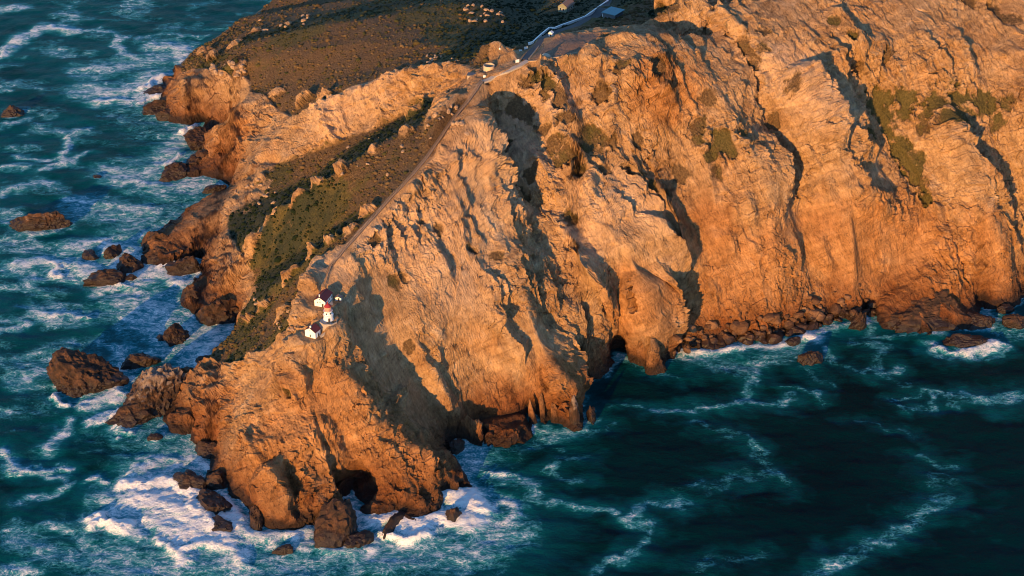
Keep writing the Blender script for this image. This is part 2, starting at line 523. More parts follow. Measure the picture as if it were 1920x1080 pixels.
def terrain_material():
    k = NT('headland_rock')
    P = k.n('ShaderNodeNewGeometry').outputs['Position']
    c, big, mid, fine = rock_colour(k, P)
    pl = k.attr('pale')
    c = k.mix(k.math('MULTIPLY', k.rng(pl, 0.0, 1.0), 0.55), c, k.mix(1.0, k.mix(0.35, c, (0.52, 0.40, 0.29)), (1.35, 1.35, 1.38), 'MULTIPLY'))
    rs = k.attr('rust')
    c = k.mix(k.math('MULTIPLY', k.rng(rs, 0.0, 1.0), 0.8), c, k.mix(1.0, c, (0.92, 0.70, 0.50), 'MULTIPLY'))
    c, wet = tide(k, P, c)
    veg = k.attr('veg')
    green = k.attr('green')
    vn = k.noise(P, 0.10, 9, 0.74)
    vmask = k.math('MULTIPLY', k.rng(k.math('MULTIPLY_ADD', k.math('SUBTRACT', vn, 0.5), 2.2, veg), 0.34, 0.74), 0.93)
    g2 = k.noise(P, 0.05, 6, 0.68)
    gg = k.rng(k.math('MULTIPLY_ADD', k.math('SUBTRACT', g2, 0.5), 1.8, green), 0.35, 0.70)
    vf = k.noise(P, 0.9, 5, 0.75)
    brown = k.ramp(vf, (0.30, (0.035, 0.020, 0.009)), (0.48, (0.105, 0.060, 0.026)), (0.58, (0.15, 0.092, 0.042)), (0.72, (0.26, 0.17, 0.085)))
    grn = k.ramp(vf, (0.30, (0.018, 0.020, 0.006)), (0.5, (0.072, 0.062, 0.017)), (0.72, (0.15, 0.115, 0.036)))
    shade_green = k.rng(k.math('MULTIPLY_ADD', k.math('SUBTRACT', g2, 0.5), 0.8, green), 1.0, 1.35)  # darkest green stage, holds the painted shade of gullies and west wedge
    shade_green_col = k.ramp(vf, (0.30, (0.006, 0.014, 0.007)), (0.5, (0.016, 0.030, 0.014)), (0.72, (0.040, 0.052, 0.022)))
    c = k.mix(vmask, c, k.mix(shade_green, k.mix(gg, brown, grn), shade_green_col))
    path = k.attr('bare')
    c = k.mix(path, c, k.ramp(fine, (0.3, (0.20, 0.12, 0.075)), (0.7, (0.30, 0.19, 0.13))))
    h = k.math('ADD', k.math('MULTIPLY', fine, 0.9), k.math('MULTIPLY', mid, 1.2))
    b = k.bump(h, 1.0, 1.6)
    rough = k.rng(wet, 0, 1, 0.92, 0.45)
    return k.done(c, rough, b, 0.2)


# ------------------------------------------------------------------ the headland: relief
# ribs that throw the long shadows: (points down the rib, height, width to the left, width to the right)
RIBS = [
    ([(899, 178), (889, 215), (890, 262), (906, 305), (928, 345), (952, 388), (988, 425)], 11, 16, 6),
    ([(985, 270), (1030, 330), (1070, 395)], 5, 9, 3),
    ([(848, 358), (856, 400), (868, 460), (878, 500)], 4.5, 8, 2.5),
    ([(792, 452), (826, 488), (852, 545)], 4.5, 9, 2.5),
    ([(966, 440), (968, 512), (998, 540), (1004, 595)], 4, 9, 2.5),
    ([(900, 572), (945, 608), (982, 660), (1002, 720)], 8, 12, 3),
    ([(1000, 385), (1040, 450), (1078, 512)], 4.5, 8, 2.5),
    ([(1030, 395), (1082, 458), (1118, 520), (1148, 590)], 9, 10, 4),
    ([(1072, 555), (1082, 620), (1098, 690)], 6, 8, 2.5),
    ([(1046, 600), (1056, 660), (1068, 730), (1080, 790)], 9, 14, 3.5),
    ([(1112, 470), (1132, 560), (1142, 640)], 9, 9, 4),
    ([(1222, 325), (1242, 380), (1278, 450), (1310, 520)], 11, 18, 5),
    ([(1180, 408), (1224, 462), (1290, 535)], 10, 12, 4),
    ([(1212, 495), (1232, 580), (1256, 660)], 12, 16, 4),
    ([(1366, 425), (1382, 490)], 4, 8, 2),
    ([(1400, 358), (1420, 430)], 4.5, 8, 2),
    ([(1440, 285), (1452, 340), (1464, 400)], 9, 12, 3),
    ([(1322, 82), (1346, 120), (1392, 182), (1424, 230)], 11, 14, 5),
    ([(1425, 250), (1448, 305)], 4, 8, 2.5),
    ([(1490, 118), (1535, 180), (1560, 240), (1572, 300)], 11, 16, 5),
    ([(1574, 288), (1600, 332), (1640, 382), (1668, 415)], 4, 9, 2.5),
    ([(1762, 180), (1788, 245), (1812, 300), (1850, 352), (1905, 440)], 9, 16, 5),
    ([(1655, 200), (1696, 280), (1752, 348), (1792, 405)], 3.5, 8, 2.5),
    ([(1556, 15), (1596, 60), (1628, 108)], 6, 12, 3),
    ([(1552, 325), (1572, 400)], 3, 8, 2),
    ([(1660, 380), (1668, 410)], 3, 6, 2),
    ([(1850, 400), (1890, 455), (1920, 490)], 5, 12, 3),
    ([(510, 865), (538, 930), (556, 985)], 8, 10, 3),
    ([(786, 838), (806, 878), (815, 912)], 4.5, 8, 2.5),
    ([(600, 770), (640, 850), (652, 880)], 3.5, 8, 2),
    ([(570, 690), (575, 740)], 2.5, 6, 1.5),
    ([(1180, 110), (1196, 160), (1200, 240)], 4, 10, 2),
    ([(1140, 200), (1158, 300), (1190, 380)], 4, 10, 2.5),
    ([(1240, 90), (1262, 180), (1280, 260)], 4, 10, 2.5),
    ([(1300, 230), (1330, 320), (1350, 420)], 3.5, 10, 2.5),
    ([(1040, 130), (1060, 200), (1100, 280)], 5, 12, 3),
    ([(1640, 60), (1690, 140), (1720, 190)], 3.5, 10, 2.5),
    ([(1780, 40), (1810, 110), (1840, 180)], 3, 9, 2),
    ([(1540, 430), (1560, 520)], 3, 8, 2),
    ([(1480, 430), (1500, 520)], 3, 8, 2),
    ([(1335, 520), (1350, 600)], 3, 7, 2),
    ([(640, 690), (680, 760), (730, 820)], 3, 8, 2.5),
]
# rocky knobs: (points, height, width)
KNOBS = [([(914, 110), (934, 104)], 9, 6), ([(1098, 104), (1108, 100)], 5, 4.5), ([(1182, 62), (1184, 60)], 4, 3), ([(950, 116), (962, 112)], 4, 4), ([(1066, 112), (1072, 110)], 3, 3), ([(988, 134), (992, 132)], 4, 4),
         ([(600, 500), (590, 520), (578, 545)], 5, 4), ([(1150, 80), (1180, 75)], 4, 4), ([(430, 130), (440, 122)], 4, 5), ([(450, 112), (455, 110)], 3, 4), ([(560, 690), (556, 720)], 3, 5), ([(1290, 85), (1300, 92)], 4, 4)]
# bare rock breaking through the scrub of the west flank: (px, py, radius)
OUTCROPS = [(560, 368, 5), (598, 345, 4), (526, 396, 6), (505, 420, 6), (478, 455, 6), (622, 452, 4), (586, 478, 4), (546, 516, 5), (455, 352, 7), (488, 338, 6), (432, 384, 7), (470, 372, 5), (700, 282, 4), (760, 250, 5), (640, 322, 4), (690, 400, 5), (660, 432, 5),
            (500, 575, 5), (470, 600, 4), (530, 590, 5), (560, 600, 5), (610, 180, 6), (570, 190, 7), (520, 175, 7), (400, 110, 7), (440, 85, 7), (385, 100, 6), (480, 60, 6), (455, 130, 7), (540, 50, 5), (780, 215, 5), (830, 190, 7)]
KNOBS += [([(p[0], p[1]), (p[0] + 4, p[1] - 3)], 3.2, p[2] * 0.7) for p in OUTCROPS]
# broad slabs without crags: (px, py, radius)
SMOOTH_FACES = [(1185, 560, 16), (1180, 500, 14), (1195, 615, 14), (1310, 400, 16), (1335, 450, 15), (1320, 350, 12), (1490, 430, 20), (1560, 420, 20), (1630, 440, 22), (1600, 500, 20), (1560, 350, 16), (1540, 480, 16),
                (990, 640, 14), (960, 690, 14), (1640, 330, 14), (690, 640, 16), (720, 560, 16), (760, 690, 16), (800, 745, 14), (735, 630, 16), (680, 600, 14), (720, 700, 14), (780, 780, 12), (700, 540, 14), (1700, 480, 16), (900, 640, 10), (1450, 370, 8)]
# hollows and sea caves: (points, depth, width)
HOLLOWS = [
    ([(640, 905), (672, 888), (694, 915)], 9, 5.5),
    ([(660, 930), (672, 900)], 9, 5),
    ([(1158, 662), (1160, 640)], 12, 5),
    ([(378, 225), (425, 222)], 6, 5),
    ([(540, 880), (556, 960)], 5, 3),
    ([(1000, 775), (1000, 762)], 6, 5),
    ([(1040, 775), (1042, 762)], 5, 4),
    ([(352, 495), (378, 490)], 5, 5),
    ([(1838, 560), (1850, 545)], 6, 5),
    ([(1640, 590), (1630, 570)], 4, 4),
    ([(490, 302), (515, 300)], 4, 4),
    ([(540, 640), (505, 670), (520, 700), (560, 705)], 1.2, 1.6),
]
ROCKREG = [
    [(905, 150), (880, 192), (858, 225), (810, 300), (770, 345), (735, 376), (700, 420), (655, 470), (628, 500), (612, 545), (600, 600), (560, 660), (500, 700),
     (430, 690), (380, 710), (300, 800), (450, 1000), (900, 930), (1300, 700), (1920, 600), (2300, 560), (2300, -150), (1330, -150), (1285, 50), (1200, 60), (1180, 110), (1000, 118)],
]


def plan(poly):
    return [tuple((at(*p) if len(p) == 3 else hit(*p))[:2]) for p in poly]


VEG_WEST = [plan([(880, 192), (850, 225), (800, 300), (735, 368), (650, 458), (612, 478), (585, 500), (560, 560), (555, 610), (510, 650), (470, 690, 38), (390, 692, 10), (360, 690, 0), (400, 640, 0), (430, 590, 0), (446, 594, 18), (480, 548, 30),
                  (470, 495), (452, 472), (425, 430), (420, 390), (450, 362), (520, 306), (640, 266), (790, 184), (845, 172)]),
            plan([(900, 130), (850, 118), (780, 124), (640, 176), (560, 226), (510, 192), (474, 188), (468, 140), (440, 150), (345, 126, 20), (330, 110, 0), (400, 55, 0), (500, 0, 0), (600, -60, 0), (900, -100, 60), (1230, -60, 120),
                  (1275, 20), (1150, 52), (1030, 66), (985, 96), (940, 96)])]
ROCK_WEST = [plan(p) for p in (
    [(850, 122), (780, 124), (700, 152), (640, 172), (600, 196), (560, 222), (500, 180), (436, 198), (410, 330), (440, 350), (500, 302), (580, 284), (640, 258), (690, 222), (760, 180), (820, 168)],
    [(325, 146), (385, 157), (460, 150), (470, 190), (430, 245), (300, 240)],
    [(640, 462), (606, 490), (580, 520), (562, 560), (572, 592), (600, 560), (616, 500)],
    [(440, 360), (480, 350), (520, 330), (480, 380), (430, 410), (425, 440), (460, 480), (484, 540), (440, 600), (340, 600), (260, 500), (300, 420), (400, 370)],
    [(528, 392), (520, 396), (452, 470), (460, 478), (516, 412)],
    [(880, 172), (840, 178), (795, 220), (800, 250), (850, 215)],
)]
STAIR_PX = [(905, 153), (893, 170), (880, 189), (865, 207), (850, 225), (823, 265), (800, 298), (775, 328), (755, 350), (735, 370), (712, 396), (690, 420), (668, 445), (650, 465), (632, 485), (620, 500), (613, 515), (609, 530), (607, 541)]
WALK_PX = [(905, 153), (925, 144), (950, 134), (975, 122), (990, 114)]
ROAD_PX = [(988, 113), (1000, 97), (1016, 80), (1034, 66), (1060, 56), (1090, 44), (1120, 28), (1140, 10), (1150, -10)]
# tufts and swathes of scrub on the cliffs: (px, py, radius in metres, greenness)
TUFTS = [(930, 260, 9, .5), (940, 300, 8, .5), (960, 340, 7, .4), (1000, 150, 8, .7), (1020, 165, 8, .6), (1095, 250, 8, .6), (1110, 280, 9, .7), (1060, 300, 8, .4), (1040, 270, 7, .3), (1120, 265, 7, .7),
         (1345, 110, 7, .8), (1375, 150, 6, .8), (1410, 205, 6, .8), (1395, 95, 8, .4), (1380, 130, 7, .4), (1360, 270, 8, .6), (1340, 275, 7, .7), (1385, 245, 6, .5), (1345, 320, 7, .6), (1370, 285, 6, .6),
         (1650, 180, 8, .9), (1640, 205, 9, .9), (1660, 225, 9, .9), (1675, 250, 9, .9), (1690, 280, 9, .9), (1705, 310, 9, .8), (1720, 330, 9, .8), (1735, 355, 8, .8), (1745, 375, 5, .8), (1700, 190, 8, .8), (1695, 215, 7, .8),
         (1745, 215, 9, .7), (1760, 190, 9, .8), (1790, 185, 9, .8), (1815, 190, 9, .8), (1840, 195, 9, .7), (1855, 200, 7, .8), (1770, 225, 8, .7), (1800, 215, 8, .7), (1885, 190, 6, .6), (1740, 235, 8, .5),
         (1210, 365, 6, .5), (1215, 350, 5, .5), (1075, 410, 5, .5), (790, 420, 4, .4), (700, 455, 5, .3), (740, 525, 5, .5), (755, 520, 4, .5), (765, 650, 4, .3), (545, 740, 2, .4), (1140, 70, 8, .8), (1160, 68, 7, .8),
         (1050, 200, 6, .3), (1170, 125, 6, .3), (990, 210, 7, .2), (910, 130, 4, .5), (1560, 50, 5, .7), (1590, 80, 4, .7), (1860, 20, 7, .4), (1900, 40, 7, .4), (1820, 10, 6, .3), (1430, 90, 5, .5),
         (1230, 130, 6, .1), (1330, 190, 7, .2), (1400, 165, 7, .3), (1060, 235, 7, .2), (1130, 180, 6, .1), (965, 195, 7, .2), (985, 160, 6, .2), (1490, 165, 5, .3), (1020, 245, 7, .2), (1365, 105, 8, .3), (1410, 120, 7, .2), (1430, 60, 6, .3),
         (1195, 260, 5, .2), (1280, 330, 6, .2), (1310, 240, 6, .4), (1150, 270, 5, .2), (880, 470, 4, .2), (820, 430, 4, .2), (930, 480, 4, .2), (1090, 470, 5, .3), (1000, 330, 6, .3), (1170, 330, 5, .2), (1600, 130, 5, .4), (1660, 110, 5, .2), (1625, 250, 6, .7), (1720, 300, 6, .6),
         (1870, 230, 6, .5), (1310, 270, 5, .5), (1335, 290, 6, .6), (1090, 320, 6, .3), (1130, 320, 5, .3), (980, 370, 5, .4), (1450, 230, 5, .4)]

NX, NK = 1060, 1000
xs = np.linspace(-318, 440, NX)
yy = np.arange(740.0, 1545.0, 0.5)
HC = hs(xs[None, :].repeat(len(yy), 0), yy[:, None].repeat(NX, 1))
sy_ = np.gradient(HC, 0.5, axis=0)
sx_ = np.gradient(HC, xs[1] - xs[0], axis=1)
wgt = np.sqrt(1 + sy_ ** 2 + 0.4 * sx_ ** 2)
wgt *= np.where(HC < -4, 0.05, 1.0) * np.interp(yy, [740, 1000, 1150, 1300, 1500], [1.1, 1.0, .8, .55, .2])[:, None]
wgt = blur(wgt, 5.0)
cum = np.cumsum(wgt, axis=0)
cum = (cum - cum[0]) / (cum[-1] - cum[0])
par = np.linspace(0, 1, NK)
VY = np.stack([np.interp(par, cum[:, i], yy) for i in range(NX)], 1)
VX = xs[None, :].repeat(NK, 0)
VZ = hs(VX, VY)
base = np.stack([VX, VY, VZ], -1)


def grid_normals(V):
    du = np.gradient(V, axis=1)
    dv = np.gradient(V, axis=0)
    n = np.cross(du, dv)
    n /= np.linalg.norm(n, axis=-1)[..., None] + 1e-9
    return n


N0 = grid_normals(base)
N0 = np.stack([blur(N0[..., i], 3.0) for i in range(3)], -1)
N0 /= np.linalg.norm(N0, axis=-1)[..., None]
slope = np.degrees(np.arccos(np.clip(N0[..., 2], -1, 1)))
live = VZ > -9
px_, py_, pz_ = VX.astype(np.float32), VY.astype(np.float32), VZ.astype(np.float32)

# vegetation
veg = np.zeros(VX.shape)
for poly in VEG_WEST:
    veg = np.maximum(veg, inside(VX, VY, poly).astype(float))
for poly in ROCK_WEST:
    veg = np.minimum(veg, 1 - 0.85 * inside(VX, VY, poly).astype(float))
veg = blur(veg, 3.0)
veg *= 1 - smooth(62, 72, slope)
west_veg = veg.copy()
green = 0.30 + 0.0 * veg
wob = fbm(px_ * .09, py_ * .09, pz_ * .09, 4)
wob2 = fbm(px_ * .22, py_ * .22, pz_ * .16, 3, .6)


def near(c, r):
    """block of the ground grid around a point"""
    i0, i1 = np.searchsorted(xs, [c[0] - r, c[0] + r])
    m = (VY[:, i0:i1] > c[1] - r) & (VY[:, i0:i1] < c[1] + r)
    rows = np.flatnonzero(m.any(1))
    return (slice(0, 1), slice(0, 1)) if len(rows) == 0 else (slice(rows[0], rows[-1] + 1), slice(i0, i1))


for px, py, rad, gr in TUFTS:
    c = hit(px, py)
    b = near(c, rad * 2.4)
    d = np.sqrt((VX[b] - c[0]) ** 2 + (VY[b] - c[1]) ** 2 + ((VZ[b] - c[2]) * .7) ** 2) / rad + 1.0 * wob[b] + 0.8 * wob2[b]
    w = 1 - smooth(0.1, 1.5, d)
    veg[b] = np.maximum(veg[b], w)
    green[b] = np.where(w > 0.02, gr * w + green[b] * (1 - w), green[b])
# greener ground; on the sunlit west wedge the darkest blobs paint in shade
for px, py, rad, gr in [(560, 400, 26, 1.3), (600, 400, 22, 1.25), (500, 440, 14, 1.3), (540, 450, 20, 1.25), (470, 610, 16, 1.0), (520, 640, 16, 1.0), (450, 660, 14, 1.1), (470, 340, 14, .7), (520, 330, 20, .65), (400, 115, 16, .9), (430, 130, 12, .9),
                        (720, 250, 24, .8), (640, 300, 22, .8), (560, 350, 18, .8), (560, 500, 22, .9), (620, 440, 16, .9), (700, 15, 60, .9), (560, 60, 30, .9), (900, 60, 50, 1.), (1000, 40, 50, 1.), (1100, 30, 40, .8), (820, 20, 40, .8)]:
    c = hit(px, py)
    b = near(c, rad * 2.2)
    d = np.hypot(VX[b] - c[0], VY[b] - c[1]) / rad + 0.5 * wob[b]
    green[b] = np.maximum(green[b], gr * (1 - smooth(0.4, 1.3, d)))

veg = np.maximum(veg, 0.17 * smooth(45, 95, VZ))
for px, py, rad in OUTCROPS:
    c = hit(px, py)
    b = near(c, rad * 2.2)
    d = np.sqrt((VX[b] - c[0]) ** 2 + (VY[b] - c[1]) ** 2) / rad + 0.9 * wob2[b]
    veg[b] = np.minimum(veg[b], 0.1 + 0.9 * smooth(0.5, 1.2, d))
# green growth in the gullies and far slopes, with shade painted into its colour
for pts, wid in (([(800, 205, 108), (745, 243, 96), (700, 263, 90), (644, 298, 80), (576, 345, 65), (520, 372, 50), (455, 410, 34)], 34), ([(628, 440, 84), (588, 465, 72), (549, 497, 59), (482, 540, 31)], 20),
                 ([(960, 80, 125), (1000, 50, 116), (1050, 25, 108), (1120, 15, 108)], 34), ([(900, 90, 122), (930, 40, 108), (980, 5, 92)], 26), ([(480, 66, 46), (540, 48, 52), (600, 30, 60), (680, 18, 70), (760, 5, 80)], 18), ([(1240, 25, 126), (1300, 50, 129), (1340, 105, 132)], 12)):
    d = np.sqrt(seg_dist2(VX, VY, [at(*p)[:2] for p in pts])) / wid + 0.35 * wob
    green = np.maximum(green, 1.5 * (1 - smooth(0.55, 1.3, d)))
rocky = 1 - smooth(0.3, 0.8, veg)
bare = np.zeros(VX.shape)
tp = plan([(1000, 112), (1022, 84), (1060, 68), (1118, 62), (1128, 70), (1098, 86), (1090, 100), (1050, 108)])
bare = np.maximum(bare, blur(inside(VX, VY, tp).astype(float), 2.0))
calm = np.zeros(VX.shape)
for px, py, z, rad, soft in PADS:
    x, y, _ = at(px, py, z)
    calm = np.maximum(calm, 1 - smooth(rad - 1, rad + soft, np.hypot(VX - x, VY - y)))
calm = np.maximum(calm, 0.85 * bare)
for pts, wid in ((STAIR_PX, 2.0), (WALK_PX, 2.5), (ROAD_PX, 6.0)):
    calm = np.maximum(calm, 1 - smooth(wid, wid + 3.5, np.sqrt(seg_dist2(VX, VY, plan(pts)))))

pale = np.zeros(VX.shape)
rust = np.zeros(VX.shape)
for arr, lst in ((pale, [(1100, 420, 26), (1150, 370, 22), (900, 350, 30), (800, 450, 30), (1000, 300, 24), (850, 520, 26), (700, 450, 16), (1040, 190, 22), (960, 250, 18), (880, 420, 26), (620, 500, 14), (1200, 420, 14), (700, 170, 24), (620, 220, 20), (1560, 200, 26), (1480, 120, 22)]),
                 (rust, [(1180, 560, 22), (1330, 430, 22), (620, 760, 30), (520, 860, 30), (720, 860, 30), (1600, 470, 40), (1480, 480, 30), (1750, 520, 40), (1850, 480, 30), (1250, 170, 26), (400, 780, 24), (1400, 560, 40), (440, 270, 24), (1700, 440, 30), (940, 780, 22), (1040, 730, 22)])):
    for px, py, rad in lst:
        c = hit(px, py)
        b = near(c, rad * 2.4)
        d = np.sqrt((VX[b] - c[0]) ** 2 + (VY[b] - c[1]) ** 2 + (VZ[b] - c[2]) ** 2) / rad + 0.5 * wob[b]
        arr[b] = np.maximum(arr[b], 1 - smooth(0.3, 1.5, d))

# ribs and hollows
disp = np.zeros(VX.shape)


def stroke(pts, height, wl, wr, taper=True):
    P3 = np.array([hit(*p) for p in pts])
    pad = 2.6 * max(wl, wr)
    lo, hi = P3.min(0) - pad, P3.max(0) + pad
    m = (VX > lo[0]) & (VX < hi[0]) & (VY > lo[1]) & (VY < hi[1]) & (VZ > lo[2]) & (VZ < hi[2])
    if not m.any():
        return
    Q, N = base[m], N0[m]
    Q = Q + (wob2[m] * 2.6)[:, None] * np.array([1.0, 0.3, 0.2])
    best = np.full(len(Q), 1e9)
    val = np.zeros(len(Q))
    L = np.concatenate([[0], np.cumsum(np.linalg.norm(np.diff(P3, axis=0), axis=1))])
    for i in range(len(P3) - 1):
        a, b = P3[i], P3[i + 1]
        ab = b - a
        t = np.clip(((Q - a) @ ab) / (ab @ ab), 0, 1)
        dv = Q - (a + t[:, None] * ab)
        d = np.linalg.norm(dv, axis=1)
        side = -np.einsum('ij,ij->i', np.cross(ab[None, :], N), dv)
        s = (L[i] + t * (L[i + 1] - L[i])) / L[-1]
        tap = np.clip(np.minimum(s / 0.22, (1 - s) / 0.35), 0, 1) if taper else 1.0
        right = side > 0
        prof = (np.where(right, np.clip(1 - d / (1.7 * wr), 0, 1), np.clip(1 - d / (1.9 * wl), 0, 1)) if taper else np.exp(-(d / wl) ** 2)) * tap
        m2 = d < best
        best = np.where(m2, d, best)
        val = np.where(m2, prof, val)
    disp[m] += height * val


for pts, h, wl, wr in RIBS:
    g_ = 1.4 if h >= 5 else 1.15
    stroke(pts, h * g_, wl * 1.1, wr * 1.1)
for pts, hgt, w in KNOBS:
    stroke(pts, hgt, w, w, taper=False)
for pts, dpt, w in HOLLOWS:
    stroke(pts, -dpt, w, w, taper=False)

# weathering of the rock
mm = live
x, y, z = px_[mm], py_[mm], pz_[mm]
wx = fbm(x * .03, y * .03, z * .03, 3) * 6
# ribs follow the fall of the slope: c across them, f down them, b out of the face
cc = x * 0.85 + y * 0.53
ff = x * 0.42 - y * 0.62 - z * 0.66
bb = x * 0.3 - y * 0.5 + z * 0.7
wx = fbm(x * .035, y * .035, z * .035, 3)
wy = fbm(x * .11 + 40, y * .11, z * .11, 3)


def saw(ph, edge):
    i = np.floor(ph)
    t = (ph - i).astype(np.float32)
    h = _g[_perm[i.astype(np.int32) & 255]][..., 0] * 0.5 + 0.5
    return h * np.where(t < 1 - edge, (t / (1 - edge)) ** 1.4, (1 - t) / edge)


rel = 1.6 * fbm(x / 40, y / 40, z / 50, 2, .5, True)
m0 = 0.35 + 0.65 * smooth(-0.3, 0.3, fbm(cc / 40, ff / 70, bb / 40, 2))
rel += 7.5 * m0 * saw(cc / 31 + 0.55 * wx + 0.10 * wy + ff / 260, 0.15)
m1 = smooth(-0.25, 0.3, fbm(cc / 20 + 5, ff / 34, bb / 20, 2))
rel += 4.2 * m1 * saw(cc / 13 + 0.9 * wx + 0.22 * wy, 0.15)
m2 = smooth(-0.2, 0.35, fbm(cc / 9 + 7, ff / 15, bb / 9, 2))
rel += 2.2 * m2 * saw(cc / 5.2 + 1.3 * wx + 0.45 * wy, 0.18)
ss = z * 0.88 - x * 0.42 + y * 0.12
m3 = smooth(-0.1, 0.35, fbm(x / 26 + 3, y / 26, z / 26, 2))
rel += 1.6 * m3 * saw(ss / 5.2 + 0.8 * wx + 0.25 * wy, 0.2)
m4 = smooth(-0.15, 0.35, fbm(x / 15 + 31, y / 15, z / 15, 2))
rel += 0.7 * m4 * saw(ss / 2.1 + 1.2 * wx + 0.4 * wy, 0.25)
# jointed blocks: every block a flat, slightly tilted face
o1, e1 = blocks(cc / 6.5 + 0.5 * wy, ff / 11.0, ss / 7.5, 1.0, 3)
rel += 1.9 * o1
o2, e2 = blocks(cc / 2.4 + 0.6 * wy, ff / 4.2, bb / 3.0, 1.2, 11)
rel += 0.75 * o2
rel += 0.5 * fbm(cc / 2.2, ff / 3.6, bb / 2.2, 2, .7, True)
soft = 1.5 * fbm(x / 36, y / 36, z / 36, 3) + 0.55 * fbm(x / 11, y / 11, z / 11, 4) + 0.25 * fbm(x / 2.2, y / 2.2, z / 2.2, 2)
zone = (0.46 + 0.80 * smooth(-.28, .28, fbm(x / 48, y / 48, z / 48, 2))) * (0.88 + 0.36 * smooth(55, 110, z))
for px, py, rad in SMOOTH_FACES:
    c = hit(px, py)
    d = np.sqrt((x - c[0]) ** 2 + (y - c[1]) ** 2 + (z - c[2]) ** 2) / rad + 0.4 * wy
    zone *= 1 - 0.78 * (1 - smooth(0.6, 1.25, d))
rk = rocky[mm]
steep = smooth(18, 38, slope[mm])
full = np.zeros(VX.shape)
full[mm] = (rel * rk * (0.35 + 0.65 * steep) * zone + soft * (1 - rk)) * (1 - 0.95 * calm[mm])
disp = disp * (1 - calm) + full
V = base + N0 * disp[..., None]


ZT = np.full(H.shape, -99.0)
np.maximum.at(ZT, (np.clip(np.round((V[..., 1] - Y0) / ST).astype(int), 0, len(gy) - 1), np.clip(np.round((V[..., 0] - X0) / ST).astype(int), 0, len(gx) - 1)), V[..., 2])
ZT = np.where(ZT < -50, H, ZT)


def ground(x, y):
    return float(hs(x, y, ZT))


def spot(px, py):
    """point of the finished ground seen at a photograph point"""
    return hit(px, py, ZT)


def mesh_from(name, verts, faces, mat, parent=None, smooth_shade=True):
    me = bpy.data.meshes.new(name)
    verts = np.asarray(verts, np.float32)
    faces = np.asarray(faces, np.int32)
    me.vertices.add(len(verts))
    me.vertices.foreach_set('co', verts.ravel())
    k = faces.shape[1]
    me.loops.add(len(faces) * k)
    me.loops.foreach_set('vertex_index', faces.ravel())
    me.polygons.add(len(faces))
    me.polygons.foreach_set('loop_start', np.arange(0, len(faces) * k, k, dtype=np.int32))
    me.polygons.foreach_set('use_smooth', np.full(len(faces), smooth_shade))
    me.update(calc_edges=True)
    if mat:
        me.materials.append(mat)
    ob = bpy.data.objects.new(name, me)
    COL.objects.link(ob)
    if parent:
        ob.parent = parent
    return ob


def grid_faces(nr, nc):
    i = np.arange(nr * nc).reshape(nr, nc)
    return np.stack([i[:-1, :-1], i[:-1, 1:], i[1:, 1:], i[1:, :-1]], -1).reshape(-1, 4)


def set_attr(ob, name, vals):
    a = ob.data.attributes.new(name, 'FLOAT', 'POINT')
    a.data.foreach_set('value', np.asarray(vals, np.float32).ravel())


def build_terrain():
    F = grid_faces(NK, NX)
    zf = V[..., 2].ravel()
    F = F[(zf[F] > -3.0).any(1)]
    used = np.zeros(NK * NX, bool)
    used[F.ravel()] = True
    idx = np.cumsum(used) - 1
    ob = mesh_from('headland', V.reshape(-1, 3)[used], idx[F], terrain_material(), None, False)
    set_attr(ob, 'veg', veg.ravel()[used])
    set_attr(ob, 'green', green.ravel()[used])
    set_attr(ob, 'bare', bare.ravel()[used])
    set_attr(ob, 'pale', pale.ravel()[used])
    set_attr(ob, 'rust', rust.ravel()[used])
    ob['kind'] = 'structure'
    print('terrain faces', len(F))
    return ob


headland = build_terrain()


# ------------------------------------------------------------------ the sea
def W(px, py):
    return at(px, py, 0.0)[:2]


